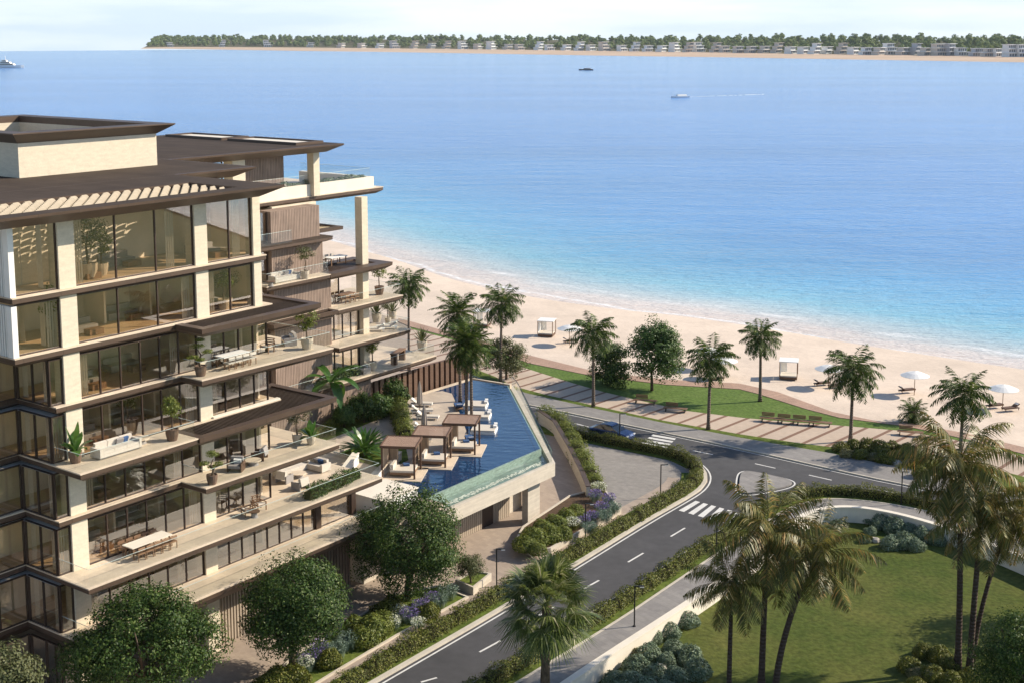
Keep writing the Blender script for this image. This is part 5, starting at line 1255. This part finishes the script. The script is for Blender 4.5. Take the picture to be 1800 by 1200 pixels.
hedge([Vector(W(41.2,-19.2)), Vector(W(44.5,-18.6))], 1.0, .8, 'leafy planting on the left of the lowest sea-end terrace', 'leaf_tree', 300, .2, L[1], name='terrace_planting')
hedge([Vector(W(34.5,-21.1)), Vector(W(48.6,-21.1))], .5, .55, 'grey-green planting along the parapet of the top terrace', 'leaf_sage', 260, .16, L[6]+.75, name='parapet_planting')
# garden behind the deck
def banana_tree(loc, h, label):
    t = thing('banana_palm', label, 'palm tree', loc); MB().tube([(0,0,0),(.1,0,h*.5),(.05,0,h)], [.16,.13,.12], 8).build('trunk', M['palm_bark'], t); out = []
    for i in range(12):
        az = i*2.4; el = R(72-6*i); p = np.array([.05,0,h-.1]); e = el; s = np.array([-math.sin(az), math.cos(az), 0]); Ln = 3.4
        for j in range(9):
            w0 = .42*math.sin(math.pi*min(.98,(j+.05)/9))**.6+.02; w1 = .42*math.sin(math.pi*min(.99,(j+1)/9))**.6+.01; e -= .16; d = np.array([math.cos(e)*math.cos(az), math.cos(e)*math.sin(az), math.sin(e)]); q = p+d*Ln/9; f = np.array([0,0,.12])
            out += [p-s*w0+f*w0*2, p, q, q-s*w1+f*w1*2, p, p+s*w0+f*w0*2, q+s*w1+f*w1*2, q]; p = q
    link('crown', quads_mesh('crown', np.array(out), M['banana']), t)
banana_tree(G(583,752,DZ), 4.3, 'broad-leaved banana palm in front of the timber wall')
for px, py, cx, cy, w, h, lb, mt in [(640,742,640,716,62,52,'dark leafy bush left of the deck umbrellas, by the timber wall','leaf_tree'),(668,735,672,710,40,46,'dark bush against the timber wall, right of the largest one','leaf_park'),(694,722,694,690,44,52,'dark palm-like bush at the end of the timber wall','leaf_tree'),(605,750,606,728,38,36,'small bush right of the banana palm trunk','leaf_park')]:
    tree_px(px, py, (cx, cy), w, h, lb, mt, z=DZ, n_clump=34, per=70, size=.2, cr=.55, trunk_r=.08, name='garden_bush', cat='bush')
t = thing('broad_leaf_plant', 'big glossy plant on the small deck lawn', 'plant', G(640,800,DZ))
MB().tube([(0,0,0),(.1,.1,.8)], [.12,.05], 6).build('trunk', M['bark'], t)
out = []
for i in range(70):
    az = i*2.4; el = R(85-75*(i/70)**.8); p = np.array([math.cos(az)*.5*(i%5)/4, math.sin(az)*.5*(i%5)/4, .3+.5*((i*7)%5)/4]); e = el; s = np.array([-math.sin(az), math.cos(az), 0])
    for j in range(5):
        w0, w1 = [.16*math.sin(math.pi*min(.98,(k+.06)/5))+.01 for k in (j, j+1)]; e -= .14; d = np.array([math.cos(e)*math.cos(az), math.cos(e)*math.sin(az), math.sin(e)]); q = p+d*.42; out += [p-s*w0, p+s*w0, q+s*w1, q-s*w1]; p = q
link('leaves', quads_mesh('leaves', np.array(out), M['banana']), t)
def tufts(n, pts, label, kind='leaf_lime'):
    for i in range(n):
        a = rnd.random(); k = int(a*(len(pts)-1)); p = Vector(pts[k]).lerp(Vector(pts[k+1]), rnd.random()); lavender((p.x+rnd.uniform(-.8,.8), p.y+rnd.uniform(-.8,.8), DZ), rnd.uniform(.9,1.4), label, 'grass clumps along the timber wall', kind, 'leaf_lime', 'grass')
tufts(26, [W(26,-16.2), W(34,-15.6), W(42,-16.4), W(48,-16.8)], 'bright grassy clump in the bed along the timber wall')
t = thing('timber_fence', 'dark fence of tall timber fins behind the pool', 'fence', (OX, OY, 0), BROT)
mb = MB(); x = 46.2
while x < 61.5: mb.box(x, x+.5, 18.75, 19.0, 0, 7.7); x += .82
mb.build('fins', M['dark_teak'], t); mb = MB(); mb.box(46.2, 61.7, 19.02, 19.2, 0, 7.6); mb.build('backing', M['frame'], t)
# deck: sun loungers, closed parasols, loungers with blue towels
for i, (px, py, rz, lb) in enumerate([(741,713,-4,'farthest deck sun lounger, beside the tall closed parasol'),(742,725,5,'deck sun lounger behind the tall closed parasol'),(752,736,-6,'deck sun lounger between the two closed parasols'),(748,756,0,'deck sun lounger under the nearer closed parasol'),(738,775,3,'deck sun lounger nearest the cabanas')]):
    place('lounger_white', mk_lounger(), on(px, py, DZ), R(rz), lb, 'sun lounger', 'sun loungers on the pool deck', 1.05)
for px, py, lb in ((738,729,'farther closed taupe parasol on the pool deck'),(746,773,'nearer closed taupe parasol on the pool deck')): parasol_closed(G(px, py, DZ), lb, 'closed parasols on the deck')
for px, py, lb in ((806,718,'lounger with blue towel behind the palm trunks'),(812,738,'lounger with blue towel left of the palm trunks'),(826,776,'lounger with blue towel beside the farthest cabana')): place('lounger_blue', mk_lounger('teak','blue_towel'), on(px, py, DZ), R(100), lb, 'sun lounger', 'blue towel loungers by the palms')
# street lamps
def mk_lamp():
    t = root('street_lamp'); MB().tube([(0,0,0),(0,0,2.85)], .05, 8).build('pole', M['black'], t); MB().lathe([(.11,0),(.11,.05),(.06,.08)], 10).build('base', M['black'], t)
    part(t, 'arm', 'black', (-.04,.62,-.045,.045,2.851,2.92)); part(t, 'lamp_head', 'white', (.34,.62,-.10,.10,2.80,2.85)); return t
for px, py, z, lb in [(1115,1100,.1,'street lamp on the park pavement, nearest the front'),(1259,978,.1,'street lamp on the park pavement close to the zebra crossing'),(1161,872,.1,'street lamp inside the forecourt hedge bend'),(873,1030,.03,'street lamp beside the square planter'),(1029,945,.03,'street lamp in front of the raised forecourt planter'),(1584,885,.1,'street lamp behind the beach road hedge on the right'),(1089,776,.1,'street lamp in the hedge next to the blue car')]:
    place('lamp', mk_lamp, G(px, py, z), R(rnd.uniform(-8,8)), lb, 'street lamp', 'street lamps')
# park benches on the promenade
def mk_bench():
    t = root('bench'); part(t, 'seat', 'teak', *[(-1.25,1.25,-.3+.15*i,-.18+.15*i,.38,.43) for i in range(5)]); part(t, 'backrest', 'teak', *[((-.45,.42,.55+.14*i),(1.3,.04,.11),0,0,0,R(8)) for i in range(3)])
    for x in (-1.,1.): part(t, 'leg', 'black', (x-.04,x+.04,-.28,.42,0,.379))
    return t
for px, py, lb in [(1357,741,'left bench of the double pair on the promenade'),(1385,744,'second bench from the left of the double pair'),(1412,746,'third bench from the left of the double pair'),(1440,748,'right bench of the double pair on the promenade'),(1600,765,'bench on the promenade behind the tall street palms'),(1134,709,'bench in the shade of the park trees, nearer the palm'),(1187,723,'bench in the shade at the edge of the promenade lawn')]:
    place('bench', mk_bench, G(px, py, .01), math.atan2(G(1440,748)[1]-G(1357,741)[1], G(1440,748)[0]-G(1357,741)[0]), lb, 'bench', 'promenade benches', 1.02)
# beach: canopy daybeds, parasols, loungers
def mk_canopy():
    t = root('canopy_bed')
    part(t, 'base', 'dark_teak', (-1.15,1.15,-1.15,1.15,.0,.32)); part(t, 'mattress', 'cloth', (-1.05,1.05,-1.05,1.05,.322,.5))
    for x in (-1.15,1.15):
        for y in (-1.15,1.15): part(t, 'post', 'teak', (x-.05,x+.05,y-.05,y+.05,.322,2.35))
    part(t, 'roof', 'white', (-1.25,1.25,-1.25,1.25,2.351,2.45))
    mb = MB()
    for i in range(10): mb.cbox((-1.12+(i%2)*.06, -1.0+i*.22, 1.42), (.02,.24,1.82), R(14 if i%2 else -14))
    mb.build('curtain', M['white'], t); mb = MB()
    for i in range(4): mb.cbox((-1.0+i*.2, 1.1+(i%2)*.05, 1.42), (.22,.02,1.82), R(14 if i%2 else -14))
    mb.build('curtain', M['white'], t); return t
for px, py, lb in [(961,589,'white canopy bed on the beach left of the park trees'),(1386,663,'white canopy bed on the beach right of the slim lawn palm'),(848,572,'white canopy bed on the beach behind the pool palms')]: place('canopy', mk_canopy, G(px, py, -.06), R(-14), lb, 'canopy bed', 'canopy beds on the beach', .88)
def mk_parasol():
    t = root('beach_parasol'); MB().tube([(0,0,-.2),(0,0,2.4)], .035, 8).build('pole', M['teak'], t); mb = MB(); n = 20
    mb.loft([[(math.cos(6.283*i/n)*r, math.sin(6.283*i/n)*r, z) for i in range(n)] for r, z in ((1.48,1.95),(1.5,1.99),(.75,2.3),(.03,2.48),(.02,2.44),(.74,2.26),(1.45,1.95))], cap=False); mb.build('canopy', M['white'], t)
    mb = MB()
    for i in range(10): a = 6.283*i/10; mb.tube([(0,0,2.38),(math.cos(a)*1.42, math.sin(a)*1.42, 1.94)], .012, 4)
    mb.build('ribs', M['teak'], t); return t
for px, py, lb in [(1607,692,'white parasol left of the rightmost promenade palm'),(1762,717,'rightmost white parasol on the beach'),(1456,680,'white parasol behind the palm with the double benches'),(1001,606,'white parasol behind the palm left of the park trees'),(1272,665,'white parasol behind the palm right of the park trees'),(1245,648,'white parasol farther up, right of the park trees')]: place('parasol', mk_parasol, G(px, py, -.08), 0, lb, 'parasol', 'white parasols on the beach', 1.08)
for px, py, r_, lb in [(1003,602,20,'dark lounger under the palm-hidden parasol near the left canopy bed'),(1445,676,20,'dark lounger left of the parasol behind the bench palm'),(1470,680,200,'dark lounger right of the parasol behind the bench palm'),(1594,688,20,'dark lounger left of the parasol near the rightmost palm'),(1748,715,20,'dark lounger left of the rightmost parasol'),(1776,720,200,'dark lounger right of the rightmost parasol'),(1258,668,20,'dark lounger under the parasol right of the park trees')]: place('lounger_dark', mk_lounger('dark_teak','dark_teak'), G(px, py, -.08), R(r_), lb, 'sun lounger', 'dark loungers on the beach')
# car -------------------------------------------------------------
def car():
    a, b = Vector(G(1046,765)), Vector(G(1110,778)); d = (b-a).normalized(); c = G(1075,768)
    t = thing('parked_car', 'blue saloon car on the beach road beside the zebra crossing', 'car', (c[0], c[1], .005), math.atan2(d.y, d.x))
    paint = mat('blue_car_paint', (.05,.085,.19), .25, .6, .5); dg = mat('car_glass', (.02,.025,.03), .06, .7)
    xs = [-2.38,-2.3,-1.7,-1.2,-.3,.55,1.1,1.7,2.2,2.36]; top = [.62,.82,.93,.95,.94,.93,.9,.84,.72,.55]; hw = [.70,.82,.89,.91,.92,.92,.91,.88,.80,.66]; bot = [.36,.28,.24,.22,.22,.22,.22,.24,.28,.36]
    mb = MB(); mb.loft([[(x,-w*.92,z0),(x,-w,z0+.18),(x,-w,z1-.12),(x,-w*.9,z1),(x,w*.9,z1),(x,w,z1-.12),(x,w,z0+.18),(x,w*.92,z0)] for x, z1, w, z0 in zip(xs, top, hw, bot)]); mb.build('body', paint, t, smooth=False)
    mb = MB(); mb.loft([[(x0,-w0,.92),(x0,w0,.92),(x1,w1,z),(x1,-w1,z)] for x0,w0,x1,w1,z in ((-1.75,.82,-1.72,.80,.94),(-1.3,.83,-1.0,.66,1.33),(-.4,.84,-.35,.66,1.43),(.2,.84,.15,.65,1.41),(1.15,.82,1.12,.80,.94))]); mb.build('cabin_glass', dg, t)
    mb = MB(); mb.loft([[(x,-w,z),(x,w,z),(x,w*.95,z+.045),(x,-w*.95,z+.045)] for x, w, z in ((-1.02,.64,1.31),(-.4,.65,1.42),(.2,.64,1.405),(.42,.62,1.33))]); mb.build('roof', paint, t)
    for x in (-1.42,1.42):
        for y in (-.86,.86):
            o = MB().lathe([(.20,-.11),(.33,-.11),(.335,.11),(.20,.11)], 18).build('wheel', M['black'], t, (x, y, .335)); o.rotation_euler = (math.pi/2,0,0)
            q = MB().lathe([(.2,-.115),(.2,.115),(.05,.12)], 10).build('rim', mat_rim, o)
    for y in (-.62,.62): part(t, 'headlight', 'white', (2.2,2.33,y-.17,y+.17,.60,.70)); part(t, 'tail_light', mat_tail, (-2.41,-2.3,y-.16,y+.16,.62,.74))
    for y in (-.98,.98): part(t, 'mirror', paint, (.62,.78,y-.09,y+.09,.93,1.04))
mat_rim = mat('alloy_rim', (.45,.45,.46), .3, .5, .8); mat_tail = mat('red_lens', (.35,.02,.02), .3, .5)
car()
# boats -----------------------------------------------------------
def boat(px, py, ln, rz, label, name, hull='white', decks=2, cat='boat', wake=0, mast=False):
    t = thing(name, label, cat, G(px, py, SEA_Z), rz); w = ln*.13; h = ln*(.085 if decks > 1 else .07)
    xs = [-.5,-.3,0,.25,.42,.5]; ws = [.85,1,1,.82,.4,.03]
    MB().loft([[(x*ln,-w*k*.7,-.1*h),(x*ln,-w*k,h*(1+.35*max(0,x))),(x*ln,w*k,h*(1+.35*max(0,x))),(x*ln,w*k*.7,-.1*h)] for x, k in zip(xs, ws)]).build('hull', M[hull], t)
    z = h*1.02; 
    for i in range(decks):
        l0, l1 = (-.34+.05*i)*ln, (.2-.12*i)*ln; ww = w*(.75-.12*i); dh = h*(.62 if decks > 1 else 1.1)
        MB().loft([[(l0,-ww,z),(l1,-ww*.9,z),(l1,ww*.9,z),(l0,ww,z)],[(l0,-ww*.95,z+dh),(l1-dh*.8,-ww*.8,z+dh),(l1-dh*.8,ww*.8,z+dh),(l0,ww*.95,z+dh)]]).build('cabin', M['white'], t)
        if decks > 1 or hull != 'white': MB().box(l0+.04*ln, l1-dh*.75, -ww*.985, ww*.985, z+dh*.35, z+dh*.72).build('window_band', M['frame'], t); z += dh
        MB().box(l0-.03*ln, l1-dh*.5, -ww, ww, z+.002, z+dh*.10).build('deck_roof', M['parapet'], t); z += dh*.1
    if mast: MB().tube([(-.1*ln,0,z),(-.12*ln,0,z+h*1.6)], ln*.008, 6).build('mast', M['white'], t)
    return t
boat(16,120,38,R(-4),'large white motor yacht at the left edge of the sea','yacht',decks=3,mast=True)
boat(1030,124,17,R(175),'small dark-hulled boat far out in the middle of the sea','motor_boat','frame',1)
b0 = boat(1195,172,13.5,R(205),'white motor boat with a dark hull trailing a long wake','motor_boat','white',1)
mb = MB(); bp_ = Vector(G(1206,171,SEA_Z)); e_ = Vector(G(1345,166,SEA_Z)); n = 40
for i in range(n):
    p, q = bp_.lerp(e_, i/n), bp_.lerp(e_, (i+1)/n); w = 1.2+3.5*i/n
    if rnd.random() < 1-.35*i/n: mb.add([(p.x,p.y-w,SEA_Z+.02),(q.x,q.y-w,SEA_Z+.02),(q.x,q.y+w*.2,SEA_Z+.02),(p.x,p.y+w*.2,SEA_Z+.02)], [(0,1,2,3)])
st('wake', mb, mat('wake_foam', (.70,.76,.80), .6, .3, noise=[((.2,.5,1),.2)]), 'thin white wake behind the motor boat')
# ================================================================== FAR SHORE
fs = [(247,86.2),(300,86.4),(400,88),(520,90),(650,91.5),(800,94),(950,96.5),(1100,99),(1250,101),(1400,103.5),(1550,106),(1700,108.5),(1850,111),(2050,115)]
ft = [(252,84.2),(300,83.2),(400,83.2),(520,84),(650,85),(800,86.5),(950,88.5),(1100,90.5),(1250,92.5),(1400,95),(1550,97),(1700,99),(1850,101),(2050,104)]
A_ = [Vector(p) for p in gl(fs, SEA_Z)]; B_ = [Vector(p) for p in gl(ft, 1.5)]
mb = MB(); N_ = len(A_); mb.v = [tuple(p) for p in A_]+[tuple(p) for p in B_]
bkd = []
for a, b in zip(A_, B_):
    d = (b-a); d.z = 0; d.normalize(); bkd.append(d)
for i in range(N_-1): mb.f.append((i, i+1, N_+i+1, N_+i)); mb.m.append(0)
st('far_beach', mb, mat('far_sand', (.50,.38,.28), .95, .1, noise=[(.004,.1)]), 'sandy strip of the opposite shore')
mb = MB(); ds = [0, 120, 320, 620, 1000]; hs = [1.5, 4, 14, 24, 24]
def farp(i, d, f=0.):
    i0 = min(int(i), N_-2); fr = i-i0; b = B_[i0].lerp(B_[i0+1], fr); k = bkd[i0].lerp(bkd[i0+1], fr); q = b+k*d
    return Vector((q.x, q.y, np.interp(d, ds, hs)))
for i in range(N_):
    for d in ds: mb.v.append(tuple(farp(i, d*(.35 if i == 0 else .7 if i == 1 else 1))))
for i in range(N_-1):
    for k in range(len(ds)-1): a = i*len(ds)+k; mb.f.append((a, a+len(ds), a+len(ds)+1, a+1)); mb.m.append(0)
st('far_land', mb, mat('far_ground', (.10,.095,.05), .95, .1, noise=[(.01,.3)]), 'green land behind the opposite shore')
FT = []
for i in range(4):
    V = clumpy(12, 30, (5.6,5.6,6.2), (0,0,10.2), 3.3, 3.3, .2); FT.append(quads_mesh('crown', V, M['leaf_far'] if 'leaf_far' in M else M.setdefault('leaf_far', leafmat('far_leaf', [(0,(.085,.13,.035)),(.6,(.16,.225,.06)),(1,(.26,.32,.11))], .6, .25))))
ttr = MB().tube([(0,0,-1),(0,0,9)], [.7,.4], 5).mesh('trunk', M['bark'])
# the wood that reads as one mass
Vw = []
for _ in range(1500):
    i = rnd.uniform(.15, N_-1.02); d = rnd.uniform(70, 700); p = farp(i, d); s = rnd.uniform(.8,1.35)
    me = FT[rnd.randint(0,3)]; k = getattr(me, '_co', None)
    arr = FARCO[me.name] if 'FARCO' in globals() and me.name in FARCO else None
    if arr is None:
        FARCO = globals().setdefault('FARCO', {}); arr = np.empty(len(me.vertices)*3, dtype=np.float32); me.vertices.foreach_get('co', arr); arr = arr.reshape(-1,3); FARCO[me.name] = arr
    a = rnd.uniform(0,6.28); ca, sa = math.cos(a), math.sin(a)
    Vw.append(np.stack([(arr[:,0]*ca-arr[:,1]*sa)*s+p.x, (arr[:,0]*sa+arr[:,1]*ca)*s+p.y, arr[:,2]*s*rnd.uniform(.85,1.1)+p.z-2.5], 1))
o = link('far_wood', quads_mesh('far_wood', np.concatenate(Vw), M['leaf_far'])); tag(o, 'continuous green wood behind the houses of the opposite shore', 'wood', kind='stuff')
def side(i): return 'left end' if i < 3 else 'left part' if i < 6 else 'middle' if i < 9 else 'right part'
n_t = 46
for k in range(n_t):
    i = .12+(N_-1.6)*k/n_t+rnd.uniform(-.06,.06); p = farp(i, rnd.uniform(20,70)); s = rnd.uniform(.7,1.1)
    t = thing('shore_tree', 'shore tree %d of the front row, counted from the left end of the far shore' % (k+1), 'tree', (p.x, p.y, p.z-.5), rnd.uniform(0,6), 'trees along the far shore', s)
    link('trunk', ttr, t); link('crown', FT[k % 4], t)
hw_ = [mat('villa_white', (.80,.80,.79), .7, .3, noise=[(.15,.05)]), mat('villa_sand', (.60,.53,.46), .7, .3, noise=[(.15,.06)]), mat('villa_grey', (.48,.48,.50), .7, .3, noise=[(.15,.06)])]
hg = mat('villa_window', (.16,.19,.22), .15, .5, noise=[(.4,.3)])
def villa(p, rz, label, kind, cm):
    t = thing('shore_villa', label, 'house', p, rz, 'houses along the far shore', 1.7); w, d, st_ = [(12,10,2),(10,10,3),(14,11,3),(11,10,2)][kind]; fh = 4.4
    for s in range(st_):
        o = s*1.8*(1 if kind % 2 else -1); ww = w*(1-.16*s); z0, z1 = s*fh, (s+1)*fh-.45
        b = MB().box(-ww/2+o, ww/2+o, -d/2, d/2-s, z0, z1).build('wall', cm, t); mb = MB(); n = 4
        for q in range(n): x0 = -ww/2+o+ww*(q+.14)/n; mb.box(x0, x0+ww/n*(.74 if (q+s+kind) % 3 else .68), -d/2-.12, -d/2+.05, z0+.7, z1-.5)
        mb.build('window', hg, b); MB().box(-ww/2+o-1.1, ww/2+o+1.1, -d/2-1.6, d/2-s+.4, z1+.01, z1+.44).build('roof_slab', hw_[0] if kind != 1 else cm, t)
k = 0
for q in range(58):
    i = 3.6+(N_-1-4.0)*(q/57)**.86+rnd.uniform(-.02,.02); kd = rnd.randint(0,3); cidx = rnd.choice([0,0,0,1,1,2]); p = farp(i, rnd.choice([-30,-15,0,20]) + rnd.uniform(0,10)); k += 1
    dv = bkd[min(int(i), N_-2)]
    villa((p.x, p.y, p.z-.3), math.atan2(dv.y, dv.x)-math.pi/2+.7+rnd.uniform(-.25,.3), '%s flat-roofed %s-storey house on the far shore, number %d from the left' % (['white','sand-coloured','grey'][cidx], ['two','three','three','two'][kd], k), kd, hw_[cidx])
for q, i in enumerate((1.0,1.9,2.6,3.2)):
    p = farp(i, 20+10*q); villa((p.x, p.y, p.z-.3), .3, 'lone %s house among the trees near the left tip of the far shore' % ('tiny white','low white','wide white','pale')[q], q, hw_[0])

# air between here and the opposite shore
hzm = bpy.data.materials.new('haze_air'); hzm.use_nodes = True; nt = hzm.node_tree; nt.nodes.remove(nt.nodes['Principled BSDF'])
pv = nt.nodes.new('ShaderNodeVolumePrincipled'); pv.inputs['Color'].default_value = (.82,.90,1,1); pv.inputs['Density'].default_value = .00003
nt.links.new(pv.outputs[0], nt.nodes['Material Output'].inputs['Volume'])
o = MB().box(-4500, 4500, -300, 5200, -3.2, 75).build('haze', hzm); tag(o, 'thin pale haze over the sea', kind='stuff')
